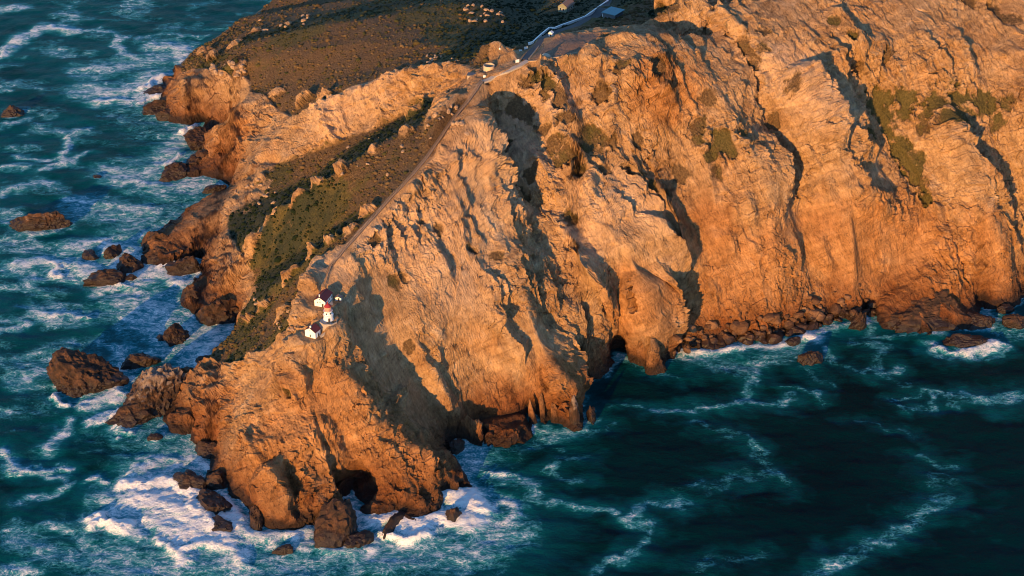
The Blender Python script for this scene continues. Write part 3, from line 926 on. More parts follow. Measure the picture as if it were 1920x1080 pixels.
# streaks and sheets of foam: (points, half width in metres, density)
FOAM = [
    ([(0, 105), (40, 70), (85, 50), (120, 55), (140, 60)], 7, .85), ([(140, 62), (190, 55), (230, 70), (215, 85), (245, 108)], 4, .7), ([(255, 72), (300, 65), (390, 68)], 4, .6),
    ([(290, 85), (340, 90), (350, 120)], 12, .8), ([(150, 130), (210, 130), (300, 110)], 12, .7), ([(160, 170), (230, 175), (300, 140)], 16, .75), ([(190, 190), (260, 190), (300, 150)], 9, .85),
    ([(270, 165), (304, 142)], 4, 1.25), ([(262, 196), (300, 178)], 3, 1.2), ([(80, 320), (120, 300), (130, 250), (165, 240)], 4, .8), ([(25, 293), (70, 300), (140, 295), (170, 285)], 3, .75), ([(10, 312), (50, 312)], 5, .7), ([(80, 318), (135, 300)], 4, .8),
    ([(0, 365), (60, 340), (90, 345)], 6, .7), ([(10, 235), (45, 225)], 5, .6), ([(200, 320), (280, 330), (300, 300), (360, 240)], 13, .7), ([(350, 250), (362, 236)], 4, 1.3), ([(306, 312), (345, 288)], 4, 1.1),
    ([(220, 330), (300, 350), (400, 350)], 13, .75), ([(130, 375), (190, 380), (250, 390), (300, 400)], 6, .7), ([(170, 390), (280, 410), (240, 450)], 20, .55), ([(230, 470), (280, 500)], 14, .8),
    ([(10, 415), (60, 440), (130, 420)], 4, .7), ([(20, 445), (70, 450)], 4, .6), ([(30, 500), (80, 490), (160, 500), (200, 540)], 11, .85), ([(60, 520), (150, 520)], 8, .7), ([(95, 505), (110, 520)], 3, 1.1), ([(130, 465), (200, 450), (240, 520)], 10, .8),
    ([(240, 520), (300, 510), (340, 530)], 13, .9), ([(305, 502), (340, 498)], 4, 1.25), ([(200, 535), (250, 535)], 5, 1.0), ([(250, 560), (320, 600), (380, 640)], 22, .7), ([(240, 590), (300, 630), (360, 660)], 14, .65), ([(400, 600), (405, 640), (370, 680)], 12, .8),
    ([(85, 590), (130, 590), (165, 600)], 4, .9), ([(0, 625), (50, 607)], 4, .7), ([(100, 650), (190, 640)], 8, .4), ([(0, 680), (80, 660), (130, 660)], 7, .5), ([(40, 715), (110, 690)], 8, .7), ([(222, 690), (225, 740), (160, 760)], 7, .9), ([(95, 740), (125, 765)], 3, 1.1),
    ([(120, 795), (115, 810), (90, 850)], 4, .7), ([(180, 790), (215, 770), (230, 810)], 5, .9), ([(212, 770), (216, 790)], 2, 1.2), ([(225, 818), (240, 816)], 2, 1.1), ([(0, 840), (20, 880), (60, 885), (125, 880)], 3.5, .8), ([(75, 890), (120, 895)], 3, .7), ([(30, 940), (90, 930)], 4, .6),
    ([(170, 905), (200, 905)], 3, .8), ([(100, 930), (130, 905)], 3, .6), ([(260, 900), (265, 875), (310, 862), (380, 865), (395, 880)], 9, .85), ([(300, 885), (350, 890)], 12, .65), ([(240, 910), (290, 905), (350, 915), (365, 940), (390, 985)], 7, 1.35),
    ([(265, 935), (330, 945), (370, 985)], 15, 1.12), ([(290, 970), (340, 1000)], 12, 1.0), ([(190, 968), (184, 985), (215, 988), (235, 985)], 6, 1.45), ([(296, 1008), (318, 1032), (352, 1052)], 5, 1.0), ([(320, 1020), (330, 1045)], 3, 1.1), ([(330, 1000), (420, 1010), (450, 1050)], 11, 1.05), ([(345, 1030), (385, 1018), (425, 1030)], 5, 1.15),
    ([(200, 935), (240, 960), (260, 1000)], 9, .8), ([(100, 985), (180, 1000), (160, 1030)], 7, .55), ([(20, 1000), (100, 1040), (200, 1070)], 10, .5), ([(10, 1068), (60, 1075)], 7, .7), ([(190, 1040), (260, 1060), (400, 1060), (560, 1060)], 13, .6), ([(410, 925), (440, 985), (470, 1010)], 7, 1.0), ([(460, 1000), (520, 1010), (580, 1000)], 9, .9),
    ([(540, 1015), (620, 1035), (700, 1020)], 8, .8), ([(700, 975), (740, 962), (775, 985)], 7, 1.2), ([(730, 1005), (770, 1012), (805, 1002)], 5, 1.4), ([(770, 985), (830, 975), (880, 982)], 10, 1.15), ([(832, 925), (868, 930), (898, 950)], 10, 1.3), ([(890, 945), (960, 940), (976, 955), (940, 985)], 4, .8),
    ([(640, 1040), (760, 1040), (880, 1030), (940, 1000)], 18, .58), ([(860, 905), (890, 870), (870, 830)], 10, .62), ([(870, 832), (905, 825)], 7, .7), ([(840, 960), (900, 975)], 9, .9), ([(660, 960), (700, 985)], 6, 1.0), ([(625, 940), (640, 925)], 4, .9),
    ([(915, 893), (970, 895)], 2.5, .85), ([(975, 905), (1000, 915), (1010, 930)], 5, .9), ([(990, 930), (1060, 945), (1120, 955), (1180, 965)], 3, .95), ([(1180, 965), (1215, 945), (1280, 945)], 4, .9), ([(1180, 965), (1225, 990), (1210, 1015), (1170, 1040)], 4, .85), ([(1170, 1045), (1110, 1075)], 4, .65),
    ([(1020, 880), (1040, 870), (1045, 895), (1095, 905)], 3, .7), ([(1040, 860), (1110, 855)], 3, .55), ([(988, 805), (1005, 815), (1060, 812)], 6, 1.0), ([(1090, 750), (1100, 800)], 5, .8), ([(1000, 830), (1060, 845)], 3, .6), ([(1060, 825), (1140, 800)], 4, .45),
    ([(1140, 760), (1200, 762)], 2.5, .6), ([(1220, 770), (1330, 765), (1400, 755), (1470, 760), (1485, 745)], 3.5, .92), ([(1395, 745), (1415, 705), (1400, 690)], 3, .75), ([(1470, 725), (1500, 730), (1545, 750)], 2.5, .75), ([(1200, 690), (1240, 702), (1275, 710)], 2.5, .7),
    ([(1260, 668), (1330, 660), (1420, 648), (1480, 644), (1560, 612), (1620, 596)], 8, 1.5), ([(1290, 675), (1340, 685), (1400, 692), (1450, 670), (1500, 665)], 9, .75), ([(1545, 655), (1560, 680), (1640, 700), (1690, 690)], 3.5, .88), ([(1600, 640), (1660, 650), (1640, 690), (1700, 720)], 5, .62), ([(1620, 590), (1640, 640)], 5, .6), ([(1650, 632), (1720, 628)], 3, .75),
    ([(1750, 652), (1810, 663), (1875, 645)], 5, 1.8), ([(1730, 640), (1760, 670), (1840, 675), (1900, 650)], 3, .8), ([(1835, 600), (1880, 620), (1920, 625)], 9, .7), ([(1840, 582), (1870, 597)], 5, .8), ([(1670, 750), (1700, 765), (1760, 765), (1750, 735), (1680, 745)], 2.5, .8), ([(1760, 735), (1800, 760), (1790, 740)], 2.5, .8),
    ([(1815, 745), (1860, 755), (1918, 745)], 5.5, 1.0), ([(1310, 795), (1390, 820)], 5, .55), ([(1410, 830), (1440, 870), (1480, 915)], 4, .55), ([(1340, 915), (1370, 895), (1440, 880)], 7, .55), ([(1260, 925), (1330, 905)], 4, .5), ([(1590, 790), (1650, 795), (1720, 815)], 3, .4),
    ([(1720, 855), (1760, 870), (1790, 872)], 4, .6), ([(1530, 1078), (1600, 1040), (1680, 1000), (1740, 950), (1785, 930)], 6, .72), ([(1785, 930), (1760, 890)], 9, .4), ([(1280, 1070), (1350, 1050), (1430, 1040)], 6, .42), ([(1080, 960), (1200, 1000)], 3, .3), ([(1500, 690), (1560, 720)], 4, .4),
    ([(360, 830), (340, 850), (300, 862)], 8, .6), ([(240, 800), (300, 830), (330, 850)], 8, .45), ([(330, 690), (300, 720)], 5, .6), ([(225, 650), (230, 700), (215, 720)], 6, .8), ([(415, 600), (440, 598)], 5, .9),
]


def sea_material():
    k = NT('sea_water')
    P = k.n('ShaderNodeNewGeometry').outputs['Position']
    foam, milk = k.attr('foam'), k.attr('milk')
    Pw = k.scaled(P, (0.75, 1.15, 0.0))
    warp = k.n('ShaderNodeTexNoise', ins={'Vector': Pw, 'Scale': 0.09, 'Detail': 3.0}).outputs['Color']
    Pd = k.n('ShaderNodeVectorMath', operation='MULTIPLY_ADD', ins={0: warp, 1: (9, 9, 0), 2: Pw}).outputs[0]
    n1 = k.noise(Pd, 0.17, 9, 0.68)
    n2 = k.noise(Pd, 0.055, 7, 0.6, 1.2)
    l1 = k.math('ABSOLUTE', k.math('SUBTRACT', k.noise(Pd, 0.16, 5, 0.6, 0.8), 0.5))
    lace = k.rng(l1, 0.0, 0.05, 1.0, 0.0)
    l2 = k.math('ABSOLUTE', k.math('SUBTRACT', k.noise(Pd, 0.5, 5, 0.62, 0.5), 0.5))
    lace2 = k.rng(l2, 0.0, 0.07, 1.0, 0.0)
    t = k.math('MULTIPLY', k.math('SUBTRACT', n1, 0.5), 2.3)
    t = k.math('MULTIPLY_ADD', lace, 0.24, t)
    t = k.math('MULTIPLY_ADD', lace2, 0.30, t)
    t = k.math('MULTIPLY_ADD', k.math('SUBTRACT', n2, 0.5), 0.6, t)
    v = k.math('MULTIPLY_ADD', t, k.rng(foam, 0.02, 0.40), foam)
    cover = k.rng(v, 0.30, 1.40, 0.0, 1.0)
    thin = k.rng(v, 0.26, 0.92, 0.0, 1.0)
    thick = k.rng(v, 0.72, 1.45, 0.0, 1.0)
    # water: deep teal, milky where air has been stirred in
    deep = k.ramp(k.noise(P, 0.008, 3, 0.5), (0.3, (0.0004, 0.012, 0.015)), (0.7, (0.0006, 0.023, 0.026)))
    mk = k.math('MULTIPLY_ADD', k.math('SUBTRACT', n2, 0.5), 0.7, milk)
    mk = k.rng(mk, 0.08, 1.15, 0.0, 1.0, False)
    c = k.mix(mk, deep, (0.003, 0.145, 0.165))
    c = k.mix(k.math('MULTIPLY', thin, 0.9), c, (0.055, 0.30, 0.35))
    c = k.mix(thick, c, (0.82, 0.82, 0.80))
    rough = k.rng(cover, 0.0, 0.6, 0.28, 0.9)
    Pr = k.scaled(P, (0.55, 1.0, 1.0), (0, 0, R(12)))
    h = k.math('ADD', k.noise(Pr, 0.35, 5, 0.6), k.math('MULTIPLY', k.noise(Pr, 1.4, 4, 0.65), 0.35))
    h = k.math('MULTIPLY_ADD', v, 0.6, h)
    b = k.bump(h, 0.7, 1.1)
    m = k.done(c, rough, b, 0.06, IOR=1.2, **{'Specular Tint': (0.3, 0.9, 0.9)})
    return m


def build_sea():
    sxs = np.concatenate([[-9000, -3000, -1200, -700], np.arange(-500, 430, 1.55), [600, 1000, 2500, 9000]])
    st, y, rows = 1.25, 725.0, []
    while y < 1720:
        rows.append(y)
        st *= 1.0028
        y += st
    sys_ = np.concatenate([[-9000, -2000, 0, 500, 660], rows, [1850, 2200, 3200, 6000, 20000]])
    X, Y = np.meshgrid(sxs, sys_)
    xf, yf = X.astype(np.float32), Y.astype(np.float32)
    zf = np.zeros_like(xf)
    wa, wb = fbm(xf / 14, yf / 14, zf, 4), fbm(xf / 14 + 50, yf / 14, zf, 4)
    qx, qy = X + 5.0 * wa, Y + 6.0 * wb
    wc = fbm(xf / 22 + 80, yf / 22, zf, 3)
    foam = np.zeros(X.shape)
    milk = np.zeros(X.shape)
    for pts, w, s in FOAM:
        pl = [W(*p) for p in pts]
        a = np.array(pl)
        pad = 5.0 * w + 8
        lo, hi = a.min(0) - pad, a.max(0) + pad
        m = (X > lo[0]) & (X < hi[0]) & (Y > lo[1]) & (Y < hi[1])
        bay = pl[0][0] > -5                      # drifting streaks in the sheltered bay are thin and ragged
        k_ = 1.9 if bay else 1.7
        d = np.sqrt(seg_dist2(X[m] + (qx - X)[m] * k_, Y[m] + (qy - Y)[m] * k_, pl))
        s = s * ((0.42 + 0.50 * np.clip(wc[m] + 0.45, 0, 1)) if bay else 1.18)
        foam[m] = np.maximum(foam[m], s * np.exp(-(d / (w * (1.1 if bay else 1.2))) ** 2))
        milk[m] = np.maximum(milk[m], np.minimum(1, s) * np.exp(-(d / (w * 2.0 + 3)) ** 2))
    # wash along the foot of the cliffs and around the rocks
    dc = np.sqrt(seg_dist2(qx, qy, [c[:2] for c in coast[::2]]))
    west = smooth(60, -60, X)
    foam = np.maximum(foam, (0.5 + 0.32 * west) * np.exp(-(dc / (3.0 + 5 * west)) ** 1.5))
    foam = np.maximum(foam, 0.72 * west * np.exp(-dc / 42.0))
    foam = np.maximum(foam, 0.62 * np.exp(-(dc / 5.0) ** 2))
    milk = np.maximum(milk, (0.35 + 0.4 * west) * np.exp(-dc / (14 + 22 * west)))
    for rx, ry, rr in ROCK_RINGS:
        m = (np.abs(X - rx) < 5 * rr + 10) & (np.abs(Y - ry) < 5 * rr + 10)
        d = np.hypot(qx[m] - rx, qy[m] - ry) - rr
        wst = 0.62 + 0.2 * float(rx < -20)
        foam[m] = np.maximum(foam[m], wst * np.exp(-np.maximum(d, 0) / 3.0))
        milk[m] = np.maximum(milk[m], 0.7 * np.exp(-np.maximum(d, 0) / 12.0))
    broad = smooth(40, -160, X) * (0.42 + 0.30 * fbm(xf / 70, yf / 50, zf, 3))
    broad = broad * smooth(760, 900, Y + 0.35 * (X + 300))
    milk = np.maximum(milk, broad)
    foam = np.maximum(foam, 1.45 * np.clip(broad, 0, 1) * smooth(-.25, .45, fbm(xf / 45 + 9, yf / 28, zf, 3)))
    # swell and broken water
    ph = (Y * 0.9 + X * 0.35)
    Z = 0.30 * np.sin(ph / 4.6 + 2.5 * wa) + 0.22 * np.sin((Y - 0.2 * X) / 2.9 + 3 * wb) + 0.45 * fbm(xf / 9, yf / 6, zf, 3)
    rough_ = fbm(xf / 4.0, yf / 4.0, zf + 3.3, 3, .6, True)
    Z = Z + np.clip(foam - .75, 0, 1) * (2.6 + 2.2 * rough_) + np.clip(foam, 0, 1) * 0.35 * rough_
    far = (np.abs(X) > 650) | (Y < 690) | (Y > 1800)
    Z = np.where(far, 0.0, Z)
    ob = mesh_from('sea', np.stack([X, Y, Z - 0.2], -1).reshape(-1, 3), grid_faces(len(sys_), len(sxs)), sea_material())
    set_attr(ob, 'foam', foam)
    set_attr(ob, 'milk', milk)
    ob['kind'] = 'structure'
    return ob


# ------------------------------------------------------------------ things: tagging
def tag(o, label, cat, group=None):
    o['label'] = label
    o['category'] = cat
    if group:
        o['group'] = group
    return o


def empty(name, loc, rz=0.0):
    o = bpy.data.objects.new(name, None)
    COL.objects.link(o)
    o.location = loc
    o.rotation_euler = (0, 0, rz)
    return o


# ------------------------------------------------------------------ rocks in the sea
def sea_rock_material(name, pale):
    k = NT(name)
    P = k.n('ShaderNodeNewGeometry').outputs['Position']
    n = k.noise(P, 0.22, 7, 0.65, 0.4)
    f = k.noise(P, 1.1, 6, 0.7)
    c = k.ramp(n, (0.30, (0.012, 0.008, 0.006)), (0.48, (0.045, 0.023, 0.013)), (0.62, (0.095, 0.044, 0.022)), (0.75, (0.16, 0.08, 0.040)))
    c = k.mix(1.0, c, k.ramp(f, (0.3, (0.6, 0.58, 0.56)), (0.5, (1, 1, 1)), (0.7, (1.2, 1.2, 1.15))), 'MULTIPLY')
    z = k.n('ShaderNodeSeparateXYZ', ins={0: P}).outputs[2]
    if pale > 0:
        up = k.n('ShaderNodeSeparateXYZ', ins={0: k.n('ShaderNodeNewGeometry').outputs['Normal']}).outputs[2]
        g = k.math('ADD', k.math('MULTIPLY', up, 0.25), k.math('ADD', k.math('MULTIPLY', z, 0.05), k.math('MULTIPLY', k.math('SUBTRACT', k.noise(P, 0.3, 6, 0.65), 0.5), 2.4)))
        c = k.mix(k.math('MULTIPLY', k.rng(g, 0.75 - 0.15 * pale, 1.45 - 0.15 * pale), 0.8), c, (0.27, 0.20, 0.155))
    c, wet = tide(k, P, c, 0.0, 12.0, 0.5)
    b = k.bump(k.math('ADD', f, n), 0.9, 0.8)
    return k.done(c, k.rng(wet, 0, 1, 0.85, 0.35), b, 0.35)


ROCK_DARK = sea_rock_material('dark_sea_rock', 0.0)
ROCK_PALE = sea_rock_material('guano_streaked_rock', 1.0)
_ico = {}


def ico(sub):
    if sub not in _ico:
        bm = bmesh.new()
        bmesh.ops.create_icosphere(bm, subdivisions=sub, radius=1.0)
        _ico[sub] = (np.array([v.co for v in bm.verts]), np.array([[v.index for v in f.verts] for f in bm.faces]))
        bm.free()
    return _ico[sub]


def rock_shape(sub, sx, sy, h, seed, cuts=16, rough=0.16, lean=(0, 0), low=-2.5):
    D, F = ico(sub)
    r = np.random.default_rng(seed)
    n = r.normal(size=(cuts, 3))
    n /= np.linalg.norm(n, axis=1)[:, None]
    dd = r.uniform(0.60, 0.98, cuts)
    proj = D @ n.T
    rad = np.min(np.where(proj > 0.05, dd / np.maximum(proj, 0.05), 9), axis=1)
    rad = np.minimum(rad, 1.12)
    Q = D * rad[:, None]
    sz = max(sx, sy)
    o = seed * 3.71
    q = (Q * np.array([sx, sy, h])).astype(np.float32)
    w = min(sz, 8.0)
    d = fbm(q[:, 0] / w * 1.5 + o, q[:, 1] / w * 1.5, q[:, 2] / w * 1.5, 4, .55, True) * rough * 1.3 + fbm(q[:, 0] / w * 5 + o, q[:, 1] / w * 5, q[:, 2] / w * 4, 3, .6, True) * rough * 0.5
    if sub >= 4:
        bo, _ = blocks(q[:, 0] / w * 3 + o, q[:, 1] / w * 3, q[:, 2] / w * 2.2, 1.2, seed)
        d = d + bo * rough * 0.55
    Q = Q * (1 + d[:, None])
    Q = Q * np.array([sx, sy, h])
    Q[:, 2] = np.maximum(Q[:, 2], low)
    Q[:, 0] += lean[0] * Q[:, 2]
    Q[:, 1] += lean[1] * Q[:, 2]
    return Q, F


# label, px, py of the centre at the waterline, half width m, half depth m, height m, turn, pale, lean
SEA_ROCKS = [
    ('lone square brown rock near the left edge in open water', 22, 215, 7.5, 5, 7, .2, 0, (0, 0)),
    ('long low pale topped reef rock near the left edge', 72, 424, 21, 8, 9, .1, 1, (0, 0)),
    ('small dark tail rock just right of the pale topped reef', 118, 421, 6, 3, 2.5, .3, 0, (0, 0)),
    ('small black rock wrapped in spray left of the rock trio', 168, 482, 5, 4, 4, .2, 0, (0, 0)),
    ('upper dark rock of the washed rock trio', 212, 478, 8, 5, 6, .9, 0, (0, 0)),
    ('right hand ridged rock of the washed rock trio', 243, 502, 9, 8, 9, .5, 0, (0, 0)),
    ('broad low brown rock at the foot of the washed trio', 205, 528, 14, 7, 7, .1, 0, (0, 0)),
    ('small dark boulder beside the broad low brown rock', 247, 524, 4, 3, 3, .4, 0, (0, 0)),
    ('slanting black slab rock alone in white wash', 332, 634, 6.5, 9, 9, -.5, 0, (0, 0)),
    ('small black rock beside the slanting slab', 302, 636, 3, 3, 2.5, 0, 0, (0, 0)),
    ('big dark sea stack with green top off the cape', 158, 718, 20, 16, 17, .5, 0, (0, .1)),
    ('flat red brown ledge rock behind the big pale stack', 262, 682, 10, 6, 8, .2, 0, (0, 0)),
    ('big pale crowned sea stack close to the cape', 290, 752, 20, 17, 20, .9, 1, (.1, .1)),
    ('dark knob rock at the right shoulder of the pale stack', 384, 680, 5, 4, 5, .2, 0, (0, 0)),
    ('low dark reef at the front of the pale stack', 245, 785, 12, 9, 8, .3, 0, (0, 0)),
    ('small dark rock awash below the pale stack', 290, 822, 5, 3, 2.5, .2, 0, (0, 0)),
    ('top black rock of the chain in the breaking wave', 358, 912, 9, 7, 6, -.7, 0, (0, 0)),
    ('middle black rock of the chain in the breaking wave', 400, 948, 11, 7, 7, -.8, 0, (0, 0)),
    ('lowest black rock of the chain in the breaking wave', 412, 988, 9, 5, 4, -.8, 0, (0, 0)),
    ('upright brown finger rock below the cape cliff', 480, 985, 4, 6, 11, 0, 0, (0, 0)),
    ('large angular brown rock in front of the cape cave', 630, 1002, 12, 11, 14, .4, 0, (.1, .1)),
    ('black slab leaning on the large angular rock', 668, 1018, 6, 7, 6, -.6, 0, (0, 0)),
    ('small black rock awash below the cape', 532, 1034, 5, 3.5, 3, .1, 0, (0, 0)),
    ('thin slanting slab rock running into bright foam', 742, 985, 3, 12, 5, -.5, 0, (0, 0)),
    ('small brown pyramid rock ringed by bright foam', 850, 972, 4.5, 4, 7, .2, 0, (0, 0)),
    ('tilted fin rock standing off the arch pillars', 1108, 786, 2.5, 5, 7, .3, 0, (0, 0)),
    ('dark rounded rocks foot of the shaded gully cove', 852, 842, 5, 5, 5, .4, 0, (0, 0)),
    ('brown rock in the bay with a ring of foam', 1518, 676, 7, 5, 7, .3, 0, (0, 0)),
    ('brown wedge rock left of the layered shelf', 1610, 612, 5.5, 5, 8, .2, 0, (0, 0)),
    ('dark flat rock right of the boulder beach', 1486, 642, 5, 4, 3.5, .1, 0, (0, 0)),
    ('big layered brown shelf rock at the right shore', 1738, 603, 31, 10, 15, .12, 0, (0, .2)),
    ('black tail rock at the right end of the layered shelf', 1838, 608, 9, 6, 7, .2, 0, (0, 0)),
    ('flat brown rock with white surf below the layered shelf', 1808, 642, 14, 6, 5, .05, 0, (0, 0)),
    ('dark low rock at the right edge of the bay', 1908, 608, 9, 5, 6, .1, 0, (0, 0)),
    ('two headed black rock near the right edge', 1884, 584, 6, 3, 4, .1, 0, (0, 0)),
    ('small black rock awash in upper left water', 182, 332, 3, 2.5, 1.8, .1, 0, (0, 0)),
    ('black rock at the water below the second sea bluff', 402, 358, 8, 4, 5, .5, 0, (0, 0)),
    ('long dark rock jutting seaward below the far bluff', 300, 172, 14, 6, 6, .4, 0, (0, 0)),
    ('dark rock with a lit end below the far bluff', 295, 207, 14, 7, 8, .35, 0, (0, 0)),
    ('low reddish rock beside the foot of the far bluff', 318, 222, 9, 5, 6, .2, 0, (0, 0)),
    ('broken dark ledge in the cove between the bluffs', 385, 268, 14, 12, 9, .7, 0, (0, 0)),
    ('blocky red rock spur pointing seaward below the second bluff', 330, 328, 13, 7, 8, .6, 0, (0, 0)),
    ('second red block behind the blocky spur', 368, 312, 11, 8, 8, .6, 0, (0, 0)),
    ('dark lumpy rock at the promontory point', 296, 462, 10, 9, 10, .5, 0, (0, 0)),
    ('brown ledge rock at the front of the promontory', 300, 488, 12, 6, 8, .1, 0, (0, 0)),
    ('black boulder in the mouth of the promontory cave', 350, 505, 12, 7, 8, .2, 0, (0, 0)),
    ('reddish knob rock below the orange sea cliff', 360, 565, 8, 7, 9, .3, 0, (0, 0)),
    ('black rock at the corner below the orange sea cliff', 405, 598, 13, 9, 12, .4, 0, (0, 0)),
    ('dark rock under the left cape cliff', 395, 850, 8, 6, 7, .3, 0, (0, 0)),
    ('black toe rock at the cape waterline', 408, 905, 8, 6, 6, .5, 0, (0, 0)),
]
ROCK_RINGS = []
for i, (lab, px, py, sx, sy, h, rz, pl_, lean) in enumerate(SEA_ROCKS):
    c = W(px, py)
    ROCK_RINGS.append((c[0], c[1], 0.75 * (sx + sy) / 2))
sea = build_sea()
for i, (lab, px, py, sx, sy, h, rz, pl_, lean) in enumerate(SEA_ROCKS):
    c = W(px, py)
    Q, F = rock_shape(5 if sx * sy > 140 else 4, sx * 1.08, sy * 1.08, h * 1.12, 100 + i * 7, 26, 0.13 if sx * sy > 140 else 0.18, lean)
    ob = mesh_from('sea_rock', Q, F, ROCK_PALE if pl_ else ROCK_DARK, None, False)
    ob.location = (c[0], c[1], 0)
    ob.rotation_euler = (0, 0, rz)
    tag(ob, lab, 'rock')


# ------------------------------------------------------------------ boulders
BOULDER_MAT = None


def boulder_material():
    k = NT('boulder_rock')
    P = k.n('ShaderNodeNewGeometry').outputs['Position']
    oi = k.n('ShaderNodeObjectInfo').outputs['Random']
    f = k.noise(P, 0.9, 6, 0.7)
    c = k.ramp(oi, (0.0, (0.085, 0.042, 0.022)), (0.5, (0.15, 0.075, 0.038)), (1.0, (0.24, 0.13, 0.068)))
    c = k.mix(1.0, c, k.ramp(f, (0.3, (0.6, 0.58, 0.56)), (0.5, (1, 1, 1)), (0.7, (1.2, 1.2, 1.15))), 'MULTIPLY')
    c, wet = tide(k, P, c, -1.0, 9.0, 0.6)
    return k.done(c, k.rng(wet, 0, 1, 0.9, 0.4), k.bump(f, 0.8, 0.5), 0.25)


def pale_boulder_material():
    k = NT('pale_boulder_rock')
    P = k.n('ShaderNodeNewGeometry').outputs['Position']
    f = k.noise(P, 0.9, 6, 0.7)
    c = k.ramp(f, (0.3, (0.20, 0.125, 0.075)), (0.5, (0.33, 0.22, 0.14)), (0.7, (0.45, 0.33, 0.23)))
    return k.done(c, 0.9, k.bump(f, 0.8, 0.5), 0.2)


BM, PM = boulder_material(), pale_boulder_material()
kinds = {}
for name, mat in (('beach_boulder', BM), ('hillside_boulder', PM)):
    kinds[name] = []
    for i in range(6):
        Q, F = rock_shape(2, 1.15, 0.9, 0.85, 900 + 13 * i, 9, 0.04, low=-0.6)
        ob = mesh_from(name, Q, F, mat, smooth_shade=False)
        kinds[name].append(ob.data)
        bpy.data.objects.remove(ob)


def put_boulder(name, x, y, z, r, rnd):
    ob = bpy.data.objects.new(name, rnd.choice(kinds[name]))
    COL.objects.link(ob)
    ob.location = (x, y, z)
    ob.rotation_euler = (rnd.uniform(-.4, .4), rnd.uniform(-.4, .4), rnd.uniform(0, 6.28))
    ob.scale = (r * rnd.uniform(.8, 1.25), r * rnd.uniform(.8, 1.2), r * rnd.uniform(.75, 1.15))
    return ob


rnd = random.Random(5)
n = 0
while n < 215:                                   # heap along the foot of the right cliff
    px = rnd.uniform(1262, 1640)
    edge = np.interp(px, [1262, 1300, 1400, 1440, 1490, 1540, 1590, 1640], [662, 652, 640, 636, 622, 604, 592, 590])
    py = edge - abs(rnd.gauss(0, 1)) * 26 + 6
    p = spot(px, py)
    if p[2] > 20:
        continue
    r = rnd.choice([0.9, 1.2, 1.5, 1.9, 2.4, 3.2, 4.4]) * rnd.uniform(.85, 1.15)
    ob = put_boulder('beach_boulder', p[0], p[1], max(p[2], -0.3) + 0.15 * r, r, rnd)
    tag(ob, 'brown boulder in the heap along the beach below the right cliff', 'boulder', 'boulders heaped on the beach')
    n += 1
for (x0, x1, y0, y1, cnt, r0, r1, lab, grp) in (
        (872, 952, 6, 42, 20, 0.9, 2.0, 'pale boulder in the cluster on the brown hillside at the top', 'boulders on the brown hillside at the top'),
        (800, 858, 104, 120, 12, 1.0, 1.9, 'pale boulder in the row left of the summit knob', 'boulders left of the summit knob'),
        (398, 470, 118, 150, 16, 1.3, 2.8, 'pale boulder on the green slope above the far sea bluff', 'boulders above the far sea bluff'),
        (480, 580, 28, 66, 9, 1.2, 2.6, 'pale boulder on the dark far slope at the top left', 'boulders on the far top left slope'),
        (440, 520, 335, 392, 16, 0.9, 1.9, 'stone scattered on the green slope above the promontory', 'stones above the promontory'),
        (640, 760, 250, 330, 10, 0.8, 1.5, 'stone lying in the shaded green gully', 'stones in the shaded green gully'),
        (470, 560, 560, 640, 14, 0.7, 1.4, 'stone on the scrubby slope left of the lighthouse', 'stones left of the lighthouse'),
        (795, 880, 195, 260, 16, 0.9, 2.2, 'pale boulder on the ridge left of the upper stairs', 'boulders left of the upper stairs')):
    for i in range(cnt):
        p = spot(rnd.uniform(x0, x1), rnd.uniform(y0, y1))
        r = rnd.uniform(r0, r1)
        ob = put_boulder('hillside_boulder', p[0], p[1], p[2] + 0.1 * r, r, rnd)
        tag(ob, lab, 'boulder', grp)

# ------------------------------------------------------------------ pillars of the sea arch
for i, (px, py, w, h, lab) in enumerate((
        (1000, 792, 2.6, 15, 'leftmost rock pillar standing under the sea arch'), (1018, 788, 2.0, 15, 'second rock pillar from the left under the sea arch'),
        (1042, 790, 2.9, 16, 'third rock pillar from the left under the sea arch'), (1062, 784, 2.7, 16, 'fourth rock pillar from the left under the sea arch'),
        (1079, 802, 2.8, 17, 'rightmost pale streaked rock pillar at the corner of the sea arch'))):
    c = W(px, py)
    Q, F = rock_shape(4, w, w * 1.1, h, 500 + i * 3, 22, 0.10, (-0.10, 0.16))
    ob = mesh_from('rock_pillar', Q, F, ROCK_PALE if i == 4 else headland.data.materials[0])
    ob.location = (c[0], c[1], 0)
    tag(ob, lab, 'rock pillar')
    ob['kind'] = 'thing'

